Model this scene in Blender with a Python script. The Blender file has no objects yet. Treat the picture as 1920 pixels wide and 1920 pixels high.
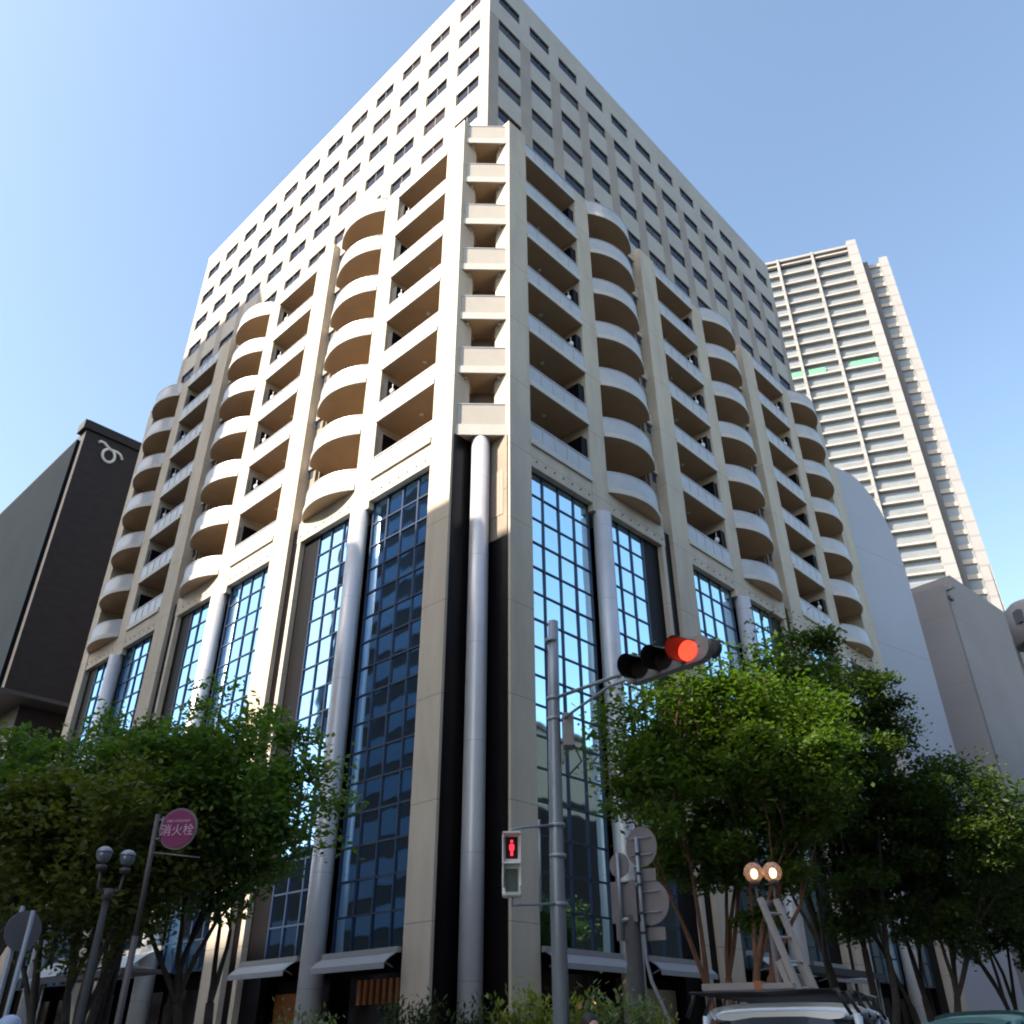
import bpy, bmesh, math, random
from mathutils import Vector, Matrix
import numpy as np

R = math.radians
sc = bpy.context.scene
COL = sc.collection

# ------------------------------------------------------------------ camera
PITCH, ROLL, YAW, FPX = 0.555565, -0.0041979, 0.760822, 1616.0
cam_d = bpy.data.cameras.new("camera")
cam_d.sensor_width = 36.0
cam_d.lens = 36.0 * FPX / 1920.0
cam_d.clip_start = 0.1
cam_d.clip_end = 4000.0
cam = bpy.data.objects.new("camera", cam_d)
COL.objects.link(cam)
fw = Vector((0, math.cos(PITCH), math.sin(PITCH)))
up0 = Vector((0, -math.sin(PITCH), math.cos(PITCH)))
rt0 = Vector((1, 0, 0))
rt = rt0 * math.cos(ROLL) + up0 * math.sin(ROLL)
up = up0 * math.cos(ROLL) - rt0 * math.sin(ROLL)
m = Matrix((rt, up, -fw)).transposed().to_4x4()
m.translation = Vector((0, 0, 1.6))
cam.matrix_world = m
sc.camera = cam

# ------------------------------------------------------------------ light
SUN_TH, SUN_EL = R(63.0), R(37.0)      # bearing from -Y towards -X, elevation
sd = Vector((-math.sin(SUN_TH) * math.cos(SUN_EL), -math.cos(SUN_TH) * math.cos(SUN_EL), math.sin(SUN_EL)))
w = bpy.data.worlds.new("World")
sc.world = w
w.use_nodes = True
nt = w.node_tree
sky = nt.nodes.new("ShaderNodeTexSky")
sky.sky_type = 'NISHITA'
sky.sun_disc = False
sky.sun_elevation = SUN_EL
sky.sun_rotation = math.atan2(sd.x, sd.y)
sky.air_density = 1.0
sky.dust_density = 1.9
sky.ozone_density = 1.3
tint = nt.nodes.new("ShaderNodeVectorMath")
tint.operation = 'MULTIPLY'
tint.inputs[1].default_value = (1.04, 1.03, 0.95)
nt.links.new(sky.outputs[0], tint.inputs[0])
nt.links.new(tint.outputs[0], nt.nodes["Background"].inputs[0])
nt.nodes["Background"].inputs[1].default_value = 0.141
sun_d = bpy.data.lights.new("sun", 'SUN')
sun_d.energy = 4.4
sun_d.angle = R(0.5)
sun_d.color = (1.0, 0.91, 0.77)
sun = bpy.data.objects.new("sun", sun_d)
sun.rotation_euler = sd.to_track_quat('Z', 'Y').to_euler()
sun.location = (-60, -40, 80)
COL.objects.link(sun)

sc.view_settings.view_transform = 'Standard'
sc.view_settings.look = 'None'
sc.view_settings.gamma = 1.0
sc.view_settings.use_curve_mapping = False
sc.view_settings.exposure = 1.48
sc.cycles.max_bounces = 8
sc.cycles.transparent_max_bounces = 12
sc.cycles.filter_width = 2.0
sc.render.film_transparent = False

# ------------------------------------------------------------------ materials
def mat(name, col, rough=0.7, metal=0.0, var=0.0, vscale=2.0, bump=0.0, bscale=20.0, joints=None,
        emit=None, estr=0.0, spec=None, trans=None, stretch=None):
    m = bpy.data.materials.new(name)
    m.use_nodes = True
    n = m.node_tree
    b = n.nodes["Principled BSDF"]
    b.inputs["Base Color"].default_value = (*col, 1)
    b.inputs["Roughness"].default_value = rough
    b.inputs["Metallic"].default_value = metal
    if spec is not None:
        b.inputs["Specular IOR Level"].default_value = spec
    geo = n.nodes.new("ShaderNodeNewGeometry")
    src = geo.outputs["Position"]
    if stretch:
        mp = n.nodes.new("ShaderNodeMapping")
        mp.inputs["Scale"].default_value = stretch
        n.links.new(src, mp.inputs[0])
        src = mp.outputs[0]
    out = None
    if var > 0:
        nz = n.nodes.new("ShaderNodeTexNoise")
        nz.inputs["Scale"].default_value = vscale
        nz.inputs["Detail"].default_value = 6
        nz.inputs["Roughness"].default_value = 0.65
        n.links.new(src, nz.inputs["Vector"])
        mr = n.nodes.new("ShaderNodeMapRange")
        mr.inputs[1].default_value = 0.3
        mr.inputs[2].default_value = 0.7
        mr.inputs[3].default_value = 1 - var
        mr.inputs[4].default_value = 1 + var
        n.links.new(nz.outputs[0], mr.inputs[0])
        mx = n.nodes.new("ShaderNodeVectorMath")
        mx.operation = 'SCALE'
        mx.inputs[0].default_value = col
        n.links.new(mr.outputs[0], mx.inputs["Scale"])
        out = mx.outputs[0]
    if joints:
        step, off, wid, dark = joints
        sx = n.nodes.new("ShaderNodeSeparateXYZ")
        n.links.new(geo.outputs["Position"], sx.inputs[0])
        a = n.nodes.new("ShaderNodeMath"); a.operation = 'SUBTRACT'
        n.links.new(sx.outputs[2], a.inputs[0]); a.inputs[1].default_value = off
        p = n.nodes.new("ShaderNodeMath"); p.operation = 'PINGPONG'
        n.links.new(a.outputs[0], p.inputs[0]); p.inputs[1].default_value = step / 2
        g = n.nodes.new("ShaderNodeMath"); g.operation = 'LESS_THAN'
        n.links.new(p.outputs[0], g.inputs[0]); g.inputs[1].default_value = wid
        k = n.nodes.new("ShaderNodeMapRange")
        n.links.new(g.outputs[0], k.inputs[0]); k.inputs[3].default_value = 1.0; k.inputs[4].default_value = dark
        v = n.nodes.new("ShaderNodeVectorMath"); v.operation = 'SCALE'
        if out: n.links.new(out, v.inputs[0])
        else: v.inputs[0].default_value = col
        n.links.new(k.outputs[0], v.inputs["Scale"])
        out = v.outputs[0]
    if out:
        n.links.new(out, b.inputs["Base Color"])
    if bump > 0:
        nb = n.nodes.new("ShaderNodeTexNoise")
        nb.inputs["Scale"].default_value = bscale
        nb.inputs["Detail"].default_value = 3
        n.links.new(src, nb.inputs["Vector"])
        bp = n.nodes.new("ShaderNodeBump")
        bp.inputs["Strength"].default_value = bump
        bp.inputs["Distance"].default_value = 0.05
        n.links.new(nb.outputs[0], bp.inputs["Height"])
        n.links.new(bp.outputs[0], b.inputs["Normal"])
    if emit:
        b.inputs["Emission Color"].default_value = (*emit, 1)
        b.inputs["Emission Strength"].default_value = estr
    return m

def leaf_mat(name, c1, c2, scale=1.2):
    m = bpy.data.materials.new(name)
    m.use_nodes = True
    n = m.node_tree
    b = n.nodes["Principled BSDF"]
    b.inputs["Roughness"].default_value = 0.55
    b.inputs["Specular IOR Level"].default_value = 0.35
    geo = n.nodes.new("ShaderNodeNewGeometry")
    nz = n.nodes.new("ShaderNodeTexNoise")
    nz.inputs["Scale"].default_value = scale
    nz.inputs["Detail"].default_value = 5
    nz.inputs["Roughness"].default_value = 0.8
    n.links.new(geo.outputs["Position"], nz.inputs["Vector"])
    cr = n.nodes.new("ShaderNodeValToRGB")
    cr.color_ramp.elements[0].position = 0.35
    cr.color_ramp.elements[0].color = (*c1, 1)
    cr.color_ramp.elements[1].position = 0.65
    cr.color_ramp.elements[1].color = (*c2, 1)
    n.links.new(nz.outputs[0], cr.inputs[0])
    n.links.new(cr.outputs[0], b.inputs["Base Color"])
    tr = n.nodes.new("ShaderNodeBsdfTranslucent")
    sc_ = n.nodes.new("ShaderNodeVectorMath"); sc_.operation = 'MULTIPLY'
    sc_.inputs[1].default_value = (1.5, 1.7, 0.5)
    n.links.new(cr.outputs[0], sc_.inputs[0])
    n.links.new(sc_.outputs[0], tr.inputs[0])
    mx = n.nodes.new("ShaderNodeMixShader")
    mx.inputs[0].default_value = 0.38
    n.links.new(b.outputs[0], mx.inputs[1])
    n.links.new(tr.outputs[0], mx.inputs[2])
    n.links.new(mx.outputs[0], n.nodes["Material Output"].inputs[0])
    return m

def glass_mat(name, col, rough=0.03, wav=0.03, wsc=0.8, dark=(0.01, 0.013, 0.018), fac=0.75):
    """coated facade glass: a mirror coat over a dark room"""
    m = bpy.data.materials.new(name)
    m.use_nodes = True
    n = m.node_tree
    b = n.nodes["Principled BSDF"]
    b.inputs["Base Color"].default_value = (*dark, 1)
    b.inputs["Roughness"].default_value = rough
    gl = n.nodes.new("ShaderNodeBsdfGlossy")
    gl.inputs["Color"].default_value = (*col, 1)
    gl.inputs["Roughness"].default_value = rough
    mx = n.nodes.new("ShaderNodeMixShader")
    mx.inputs[0].default_value = fac
    n.links.new(b.outputs[0], mx.inputs[1])
    n.links.new(gl.outputs[0], mx.inputs[2])
    n.links.new(mx.outputs[0], n.nodes["Material Output"].inputs[0])
    geo = n.nodes.new("ShaderNodeNewGeometry")
    nz = n.nodes.new("ShaderNodeTexNoise")
    nz.inputs["Scale"].default_value = wsc
    nz.inputs["Detail"].default_value = 1
    n.links.new(geo.outputs["Position"], nz.inputs["Vector"])
    bp = n.nodes.new("ShaderNodeBump")
    bp.inputs["Strength"].default_value = wav
    bp.inputs["Distance"].default_value = 0.3
    n.links.new(nz.outputs[0], bp.inputs["Height"])
    n.links.new(bp.outputs[0], b.inputs["Normal"])
    n.links.new(bp.outputs[0], gl.inputs["Normal"])
    return m

M = {}
J = (3.48, 4.75, 0.014, 0.55)
M['beige'] = mat("beige_concrete", (0.49, 0.415, 0.325), 0.75, var=0.13, vscale=1.1, joints=J, bump=0.15, bscale=30, stretch=(1, 1, 0.22))
M['beige2'] = mat("recess_concrete", (0.27, 0.215, 0.16), 0.85, var=0.15, vscale=0.8, joints=(3.12, 23.1, 0.02, 0.5), bump=0.2)  # darker than the pier concrete, with recess shade put into the colour
M['band'] = mat("white_slab_edge", (0.52, 0.48, 0.43), 0.6, var=0.05, vscale=2.0)
M['soffit'] = mat("tan_soffit", (0.52, 0.37, 0.235), 0.85, var=0.08, vscale=1.0)
M['panel'] = mat("frosted_parapet_panel", (0.42, 0.42, 0.435), 0.3, var=0.10, vscale=1.2)
M['cpanel'] = mat("cream_parapet_panel", (0.42, 0.375, 0.325), 0.5, var=0.04)
M['post'] = mat("parapet_post", (0.46, 0.45, 0.46), 0.4, metal=0.3)
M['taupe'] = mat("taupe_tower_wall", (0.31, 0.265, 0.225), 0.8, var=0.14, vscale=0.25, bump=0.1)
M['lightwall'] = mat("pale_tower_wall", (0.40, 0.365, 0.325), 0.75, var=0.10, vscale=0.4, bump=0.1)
M['stone'] = mat("black_polished_stone", (0.006, 0.0045, 0.0055), 0.3, var=0.3, vscale=1.0, spec=0.13, joints=(1.74, 4.75, 0.01, 0.4))
M['darkpanel'] = mat("dark_spandrel_panel", (0.005, 0.004, 0.005), 0.5, spec=0.1)
M['glassR'] = glass_mat("right_mirror_glass", (0.62, 0.88, 1.0), wav=0.022, fac=0.97)  # same glass on both streets; right-hand mirrored sky put into the tint
M['glassL'] = glass_mat("left_mirror_glass", (0.42, 0.68, 0.96), wav=0.02, fac=0.95)  # the same glass, tinted for the sky mirrored on the left
M['winglass'] = glass_mat("window_glass", (0.07, 0.075, 0.095), rough=0.08, fac=0.6)
M['winglass2'] = glass_mat("window_glass_curtained", (0.12, 0.10, 0.10), rough=0.1, fac=0.45, dark=(0.035, 0.024, 0.022))
M['doorglass'] = glass_mat("door_glass", (0.12, 0.12, 0.13), rough=0.1, fac=0.5, dark=(0.05, 0.04, 0.035))
M['bars'] = mat("dark_mullion", (0.02, 0.035, 0.07), 0.4, metal=0.3)
M['frame'] = mat("dark_window_frame", (0.06, 0.055, 0.06), 0.5)
M['steel'] = mat("pale_blue_steel_cladding", (0.56, 0.55, 0.57), 0.4, metal=0.3, var=0.05, vscale=1.5, joints=(3.48, 3.2, 0.012, 0.7))
M['bolt'] = mat("bolt_dark", (0.12, 0.1, 0.1), 0.6)
M['white'] = mat("white_paint", (0.78, 0.78, 0.76), 0.5, var=0.04)
M['louvre'] = mat("brown_louvre", (0.30, 0.22, 0.17), 0.6)
M['brick'] = mat("dark_brick", (0.020, 0.0155, 0.018), 0.7, var=0.35, vscale=0.9, joints=(0.5, 0, 0.03, 0.8), stretch=(1, 1, 3))
M['brickshade'] = mat("shaded_dark_brick", (0.010, 0.015, 0.021), 0.8, spec=0.05, var=0.15, vscale=0.3, joints=(0.6, 0, 0.02, 0.8))  # brick of the street side, with shade put into its blue-grey
M['palewall'] = mat("smooth_blue_grey_wall", (0.36, 0.37, 0.42), 0.6, var=0.05, vscale=0.15, joints=(7.4, 24.6, 0.03, 0.75))
M['taupewall'] = mat("taupe_render", (0.27, 0.24, 0.235), 0.85, var=0.07, vscale=0.2, joints=(6.0, 21.0, 0.03, 0.85))
M['tan'] = mat("tan_render", (0.5, 0.4, 0.3), 0.8, var=0.05)
M['cream'] = mat("cream_highrise_wall", (0.27, 0.262, 0.262), 0.6, var=0.06, vscale=0.2, joints=(3.0, 0.9, 0.22, 0.82))
M['slabc'] = mat("highrise_slab_edge", (0.33, 0.32, 0.30), 0.6, var=0.05, vscale=0.2)
M['hglass'] = mat("highrise_window_band", (0.19, 0.225, 0.265), 0.35, var=0.25, vscale=0.12)
M['hpanel'] = mat("highrise_balcony_glass", (0.20, 0.205, 0.21), 0.25, var=0.15, vscale=0.3)
M['hgrey'] = mat("highrise_grey_return", (0.16, 0.15, 0.145), 0.7)  # plain grey for pipes; on the high-rise return it paints in shade
M['green'] = mat("green_safety_net", (0.12, 0.42, 0.22), 0.8)
M['asphalt'] = mat("asphalt", (0.05, 0.05, 0.052), 0.9, var=0.2, vscale=3, bump=0.3, bscale=60)
M['paving'] = mat("paving_stone", (0.26, 0.24, 0.22), 0.85, var=0.15, vscale=2, bump=0.2, bscale=8)
M['kerb'] = mat("kerb_stone", (0.35, 0.34, 0.32), 0.8, var=0.1)
M['roadpaint'] = mat("road_paint", (0.75, 0.75, 0.73), 0.7, var=0.1, vscale=4)
M['galv'] = mat("galvanised_steel", (0.27, 0.30, 0.345), 0.45, metal=0.35, var=0.12, vscale=4, stretch=(1, 1, 0.3))
M['galv2'] = mat("sign_back_aluminium", (0.20, 0.185, 0.20), 0.5, metal=0.3, var=0.12, vscale=3)
M['brownpole'] = mat("brown_grey_paint", (0.09, 0.072, 0.075), 0.5, var=0.1)
M['concpole'] = mat("dark_concrete_pole", (0.055, 0.055, 0.06), 0.8, var=0.1)
M['black'] = mat("black_plastic", (0.012, 0.012, 0.014), 0.45)
M['grey'] = mat("grey_housing", (0.25, 0.24, 0.24), 0.5, var=0.05)
M['redlit'] = mat("lit_red_lens", (0.6, 0.03, 0.01), 0.3, emit=(1.0, 0.05, 0.025), estr=1.0)
M['redglow'] = mat("lit_red_figure", (0.6, 0.02, 0.04), 0.3, emit=(1.0, 0.03, 0.06), estr=0.7)
M['darklens'] = mat("dark_lens", (0.03, 0.02, 0.02), 0.15)
M['greylens'] = mat("unlit_pedestrian_lens", (0.10, 0.12, 0.11), 0.3)
M['bulb'] = mat("lit_bulb", (1, 0.8, 0.5), 0.3, emit=(1.0, 0.72, 0.42), estr=2.5)
M['magenta'] = mat("magenta_sign_face", (0.20, 0.010, 0.095), 0.6)
M['signwhite'] = mat("sign_lettering", (0.60, 0.38, 0.52), 0.5)
M['signrim'] = mat("sign_rim_grey", (0.15, 0.10, 0.12), 0.5)
M['bark'] = mat("dark_bark", (0.055, 0.045, 0.04), 0.9, var=0.3, vscale=6, bump=0.5, bscale=25)
M['barkred'] = mat("reddish_bark", (0.21, 0.105, 0.065), 0.85, var=0.3, vscale=5, bump=0.4, bscale=25)
M['leafA'] = leaf_mat("leaf_zelkova_sunlit", (0.048, 0.092, 0.018), (0.10, 0.155, 0.024))  # zelkova leaf with sunlight put into the colour
M['leafB'] = leaf_mat("leaf_zelkova_shaded", (0.036, 0.070, 0.021), (0.078, 0.118, 0.027))  # same zelkova leaf, darkened to paint in the shade on the right trees
M['leafL'] = leaf_mat("leaf_zelkova_mid", (0.055, 0.115, 0.028), (0.13, 0.20, 0.045))
M['leafC'] = leaf_mat("leaf_olive", (0.07, 0.09, 0.022), (0.16, 0.17, 0.045))
M['leafY'] = leaf_mat("leaf_yellow_green", (0.13, 0.17, 0.03), (0.24, 0.27, 0.05), 3)
M['leafG'] = leaf_mat("leaf_grey_green", (0.11, 0.15, 0.07), (0.22, 0.26, 0.13), 3)
M['leafD'] = leaf_mat("leaf_deep", (0.018, 0.035, 0.012), (0.04, 0.06, 0.02), 3)
M['carwhite'] = mat("white_car_paint", (0.60, 0.67, 0.76), 0.18, spec=0.6)
M['carteal'] = mat("teal_car_paint", (0.10, 0.22, 0.24), 0.2, spec=0.6)
M['carglass'] = mat("car_glass", (0.012, 0.02, 0.04), 0.06, spec=0.8)
M['rubber'] = mat("tyre_rubber", (0.02, 0.02, 0.02), 0.9)
M['chrome'] = mat("chrome", (0.6, 0.6, 0.62), 0.2, metal=1.0)
M['alu'] = mat("ladder_aluminium", (0.42, 0.39, 0.38), 0.42, metal=0.4, var=0.08, vscale=5)
M['wood'] = mat("orange_brown_wood", (0.30, 0.11, 0.035), 0.5, var=0.25, vscale=2, stretch=(3, 3, 0.4))
M['awn'] = mat("awning_fabric", (0.25, 0.255, 0.27), 0.7, var=0.06, vscale=3)
M['awnwhite'] = mat("pale_awning_fabric", (0.38, 0.40, 0.41), 0.7, var=0.05, vscale=2)
M['terracotta'] = mat("terracotta", (0.32, 0.11, 0.05), 0.8, var=0.1)
M['cloth_red'] = mat("dark_red_cloth", (0.25, 0.03, 0.03), 0.9)
M['cloth_blue'] = mat("pale_blue_cloth", (0.42, 0.50, 0.68), 0.9)
M['cloth_dark'] = mat("navy_cloth", (0.02, 0.025, 0.05), 0.9)
M['skin'] = mat("skin", (0.5, 0.28, 0.2), 0.6)
M['hair'] = mat("black_hair", (0.015, 0.012, 0.012), 0.6)
M['lamp_clear'] = mat("smoky_globe", (0.17, 0.19, 0.22), 0.12, spec=0.8)
M['amber'] = mat("lit_shop_lamp", (1, 0.6, 0.2), 0.4, emit=(1.0, 0.5, 0.12), estr=1.0)
M['oppdark'] = mat("opposite_block_wall", (0.04, 0.034, 0.032), 0.8, var=0.1)
M['opppale'] = mat("opposite_pale_wall", (0.11, 0.107, 0.10), 0.8, var=0.05)
M['oppblue'] = mat("opposite_ribbon_window", (0.10, 0.175, 0.27), 0.3)

def globe_mat():
    m = bpy.data.materials.new("clear_globe_glass")
    m.use_nodes = True
    n = m.node_tree
    b = n.nodes["Principled BSDF"]
    b.inputs["Base Color"].default_value = (0.55, 0.42, 0.36, 1)
    b.inputs["Roughness"].default_value = 0.15
    t = n.nodes.new("ShaderNodeBsdfTransparent")
    t.inputs[0].default_value = (1.0, 0.85, 0.75, 1)
    mx = n.nodes.new("ShaderNodeMixShader")
    mx.inputs[0].default_value = 0.6
    n.links.new(b.outputs[0], mx.inputs[1]); n.links.new(t.outputs[0], mx.inputs[2])
    n.links.new(mx.outputs[0], n.nodes["Material Output"].inputs[0])
    return m
M['globe'] = globe_mat()

# ------------------------------------------------------------------ geometry helpers
WL = {}       # world location of every object made here
def root(name, label, cat, loc=(0, 0, 0), group=None, kind=None):
    o = bpy.data.objects.new(name, None)
    o.empty_display_size = 0.3
    COL.objects.link(o)
    o.location = loc
    WL[o] = Vector(loc)
    if label: o['label'] = label
    if cat: o['category'] = cat
    if group: o['group'] = group
    if kind: o['kind'] = kind
    return o

def tag(o, label=None, cat=None, group=None, kind=None):
    if label: o['label'] = label
    if cat: o['category'] = cat
    if group: o['group'] = group
    if kind: o['kind'] = kind
    return o

def IDF(x, y, z): return Vector((x, y, z))

class MB:
    def __init__(s):
        s.v = []; s.f = []; s.sm = []
    def face(s, pts, smooth=False):
        b = len(s.v)
        s.v += [tuple(p) for p in pts]
        s.f.append(tuple(range(b, b + len(pts)))); s.sm.append(smooth)
        return s
    def add(s, verts, faces, smooth=False):
        b = len(s.v)
        s.v += [tuple(p) for p in verts]
        for f in faces:
            s.f.append(tuple(b + i for i in f)); s.sm.append(smooth)
        return s
    def box(s, a0, a1, b0, b1, c0, c1, F=IDF):
        P = [F(a, b, c) for a in (a0, a1) for b in (b0, b1) for c in (c0, c1)]
        return s.add(P, [(0, 1, 3, 2), (4, 6, 7, 5), (0, 4, 5, 1), (2, 3, 7, 6), (0, 2, 6, 4), (1, 5, 7, 3)])
    def prism(s, pts, z0, z1, F=IDF, smooth=False):
        n = len(pts)
        P = [F(a, b, z0) for a, b in pts] + [F(a, b, z1) for a, b in pts]
        s.add(P, [tuple(range(n - 1, -1, -1)), tuple(range(n, 2 * n))])
        b = len(s.v) - 2 * n
        for i in range(n):
            j = (i + 1) % n
            s.f.append((b + i, b + j, b + n + j, b + n + i)); s.sm.append(smooth)
        return s
    def tube(s, path, rad, n=10, caps=True, smooth=True):
        path = [Vector(p) for p in path]
        if not hasattr(rad, '__len__'): rad = [rad] * len(path)
        rings = []
        t0 = (path[1] - path[0]).normalized()
        ref = Vector((0, 0, 1)) if abs(t0.z) < 0.9 else Vector((1, 0, 0))
        x = t0.cross(ref).normalized()
        b = len(s.v)
        for i, p in enumerate(path):
            t = (path[min(i + 1, len(path) - 1)] - path[max(i - 1, 0)]).normalized()
            x = (x - t * x.dot(t)).normalized()
            y = t.cross(x)
            for k in range(n):
                a = 2 * math.pi * k / n
                s.v.append(tuple(p + (x * math.cos(a) + y * math.sin(a)) * rad[i]))
        for i in range(len(path) - 1):
            for k in range(n):
                s.f.append((b + i * n + k, b + i * n + (k + 1) % n, b + (i + 1) * n + (k + 1) % n, b + (i + 1) * n + k))
                s.sm.append(smooth)
        if caps:
            s.f.append(tuple(b + k for k in range(n - 1, -1, -1))); s.sm.append(False)
            e = b + (len(path) - 1) * n
            s.f.append(tuple(e + k for k in range(n))); s.sm.append(False)
        return s
    def ball(s, c, r, nu=16, nv=10, sq=(1, 1, 1)):
        c = Vector(c)
        V = []
        for j in range(nv + 1):
            ph = math.pi * j / nv
            for i in range(nu):
                a = 2 * math.pi * i / nu
                V.append((c.x + r * sq[0] * math.sin(ph) * math.cos(a), c.y + r * sq[1] * math.sin(ph) * math.sin(a), c.z + r * sq[2] * math.cos(ph)))
        Fc = [(j * nu + i, j * nu + (i + 1) % nu, (j + 1) * nu + (i + 1) % nu, (j + 1) * nu + i) for j in range(nv) for i in range(nu)]
        return s.add(V, Fc, True)
    def disc(s, c, nrm, r, th=0.02, n=28, ex=1.0):
        c = Vector(c); nrm = Vector(nrm).normalized()
        x = nrm.cross(Vector((0, 0, 1))).normalized(); y = x.cross(nrm)
        V = []
        for k in (0, 1):
            for i in range(n):
                a = 2 * math.pi * i / n
                V.append(c + nrm * th * (k - 0.5) + x * math.cos(a) * r + y * math.sin(a) * r * ex)
        Fc = [tuple(range(n - 1, -1, -1)), tuple(range(n, 2 * n))] + [(i, (i + 1) % n, n + (i + 1) % n, n + i) for i in range(n)]
        return s.add(V, Fc)
    def build(s, name, m, parent=None, org=None, bevel=0, weld=False):
        if org is None:
            org = WL[parent] if parent is not None else Vector((0, 0, 0))
        org = Vector(org)
        me = bpy.data.meshes.new(name)
        me.from_pydata([tuple(Vector(p) - org) for p in s.v], [], s.f)
        me.polygons.foreach_set("use_smooth", s.sm)
        if weld or s.f:
            bm = bmesh.new(); bm.from_mesh(me)
            if weld: bmesh.ops.remove_doubles(bm, verts=bm.verts, dist=1e-4)
            bmesh.ops.recalc_face_normals(bm, faces=bm.faces)
            bm.to_mesh(me); bm.free()
        me.materials.append(m)
        me.update()
        o = bpy.data.objects.new(name, me)
        COL.objects.link(o)
        WL[o] = org
        if parent is not None:
            o.parent = parent
            o.location = org - WL[parent]
        else:
            o.location = org
        if bevel:
            b = o.modifiers.new("bevel", 'BEVEL'); b.width = bevel; b.segments = 2; b.limit_method = 'ANGLE'
        return o

# ------------------------------------------------------------------ building frame
C = Vector((-1.2075, 26.5874, 0))
dL = Vector((-math.cos(YAW), math.sin(YAW), 0))
dR = Vector((math.sin(YAW), math.cos(YAW), 0))
def FL(u, o, z): return C + dL * u - dR * o + Vector((0, 0, z))
def FR(v, o, z): return C + dR * v - dL * o + Vector((0, 0, z))
def FP(u, v, z): return C + dL * u + dR * v + Vector((0, 0, z))     # plan frame, both inward

# ------------------------------------------------------------------ ground
g = MB(); g.face([(-900, -600, 0), (900, -600, 0), (900, 1200, 0), (-900, 1200, 0)])
tag(g.build("road", M['asphalt']), kind='structure', label="grey asphalt of the street crossing")
g = MB()
g.prism([(-12, -12), (140, -12), (140, 60), (60, 60), (60, 140), (-12, 140)], 0.004, 0.15, F=FP)
tag(g.build("pavement", M['paving']), kind='structure', label="stone pavement round the foot of the tall building")
g = MB()
for F in (FL, FR):
    g.box(-12.2, 140, 12.004, 12.2, 0.004, 0.17, F=F)
tag(g.build("kerb", M['kerb']), kind='structure', label="stone kerb edging the pavement")
g = MB()
for F in (FL, FR):
    for k in range(8):
        g.face([F(-7 + k * 0.9, 13.0, 0.008), F(-6.55 + k * 0.9, 13.0, 0.008), F(-6.55 + k * 0.9, 17.0, 0.008), F(-7 + k * 0.9, 17.0, 0.008)])
tag(g.build("crossing_stripes", M['roadpaint']), kind='structure', label="white zebra crossing stripes on the road")

# ------------------------------------------------------------------ the tall building
B = root("apartment_building", "tall beige corner building with white rounded balconies above a blue glass base", "building", C)
TOPZ = 62.6
PZ = [22.75 + 3.12 * k for k in range(7)]
S = 2.0

# cores
m_ = MB(); m_.prism([(1.66, 1.66), (36.2, 1.66), (36.2, 36.2), (1.66, 36.2)], 0.15, 22.6, F=FP)
m_.build("podium_core", M['stone'], B)
m_ = MB(); m_.prism([(2.36, 2.36), (37.9, 2.36), (37.9, 37.9), (2.36, 37.9)], 22.6, TOPZ - 0.25, F=FP)
m_.build("tower_core", M['taupe'], B)
m_ = MB(); m_.prism([(2.0, 2.0), (38.1, 2.0), (38.1, 38.1), (2.0, 38.1)], TOPZ - 0.246, TOPZ, F=FP)
m_.build("roof_coping", M['lightwall'], B)
m_ = MB(); m_.prism([(12, 12), (30, 12), (30, 30), (12, 30)], TOPZ, TOPZ + 3, F=FP)
m_.build("roof_plant_room", M['lightwall'], B)

# tower walls with real window openings
NC, NR = 12, 7
c0, cp, cw = 2.83, 2.945, 1.98
r0, rp, rh = 60.2, 3.05, 1.16
win_cells = []
for si, F in enumerate((FL, FR)):
    us = [2.0]
    for j in range(NC): us += [c0 + cp * j, c0 + cp * j + cw]
    us.append(38.0)
    zs = [TOPZ - 0.25]
    for i in range(NR): zs += [r0 - rp * i, r0 - rp * i - rh]
    zs.append(22.6)
    light, taupe = MB(), MB()
    for a in range(len(us) - 1):
        for b in range(len(zs) - 1):
            isw = (a % 2 == 1) and (b % 2 == 1)
            u0, u1, z1, z0 = us[a], us[a + 1], zs[b], zs[b + 1]
            if isw:
                for q in (light if b < 3 else taupe,):
                    q.face([F(u0, -S, z0), F(u1, -S, z0), F(u1, -S - .14, z0), F(u0, -S - .14, z0)])
                    q.face([F(u0, -S, z1), F(u1, -S, z1), F(u1, -S - .14, z1), F(u0, -S - .14, z1)])
                    q.face([F(u0, -S, z0), F(u0, -S, z1), F(u0, -S - .14, z1), F(u0, -S - .14, z0)])
                    q.face([F(u1, -S, z0), F(u1, -S, z1), F(u1, -S - .14, z1), F(u1, -S - .14, z0)])
                win_cells.append((F, si, a // 2, b // 2, u0, u1, z0, z1))
            else:
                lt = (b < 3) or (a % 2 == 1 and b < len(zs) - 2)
                dd = 0.0 if not (a % 2 == 1 and b >= 3) else 0.0
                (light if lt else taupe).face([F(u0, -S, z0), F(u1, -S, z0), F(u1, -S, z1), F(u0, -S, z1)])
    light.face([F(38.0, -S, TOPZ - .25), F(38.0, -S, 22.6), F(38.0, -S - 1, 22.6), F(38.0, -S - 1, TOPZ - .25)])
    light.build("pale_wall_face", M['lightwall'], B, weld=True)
    taupe.build("taupe_wall_face", M['taupe'], B, weld=True)
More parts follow.
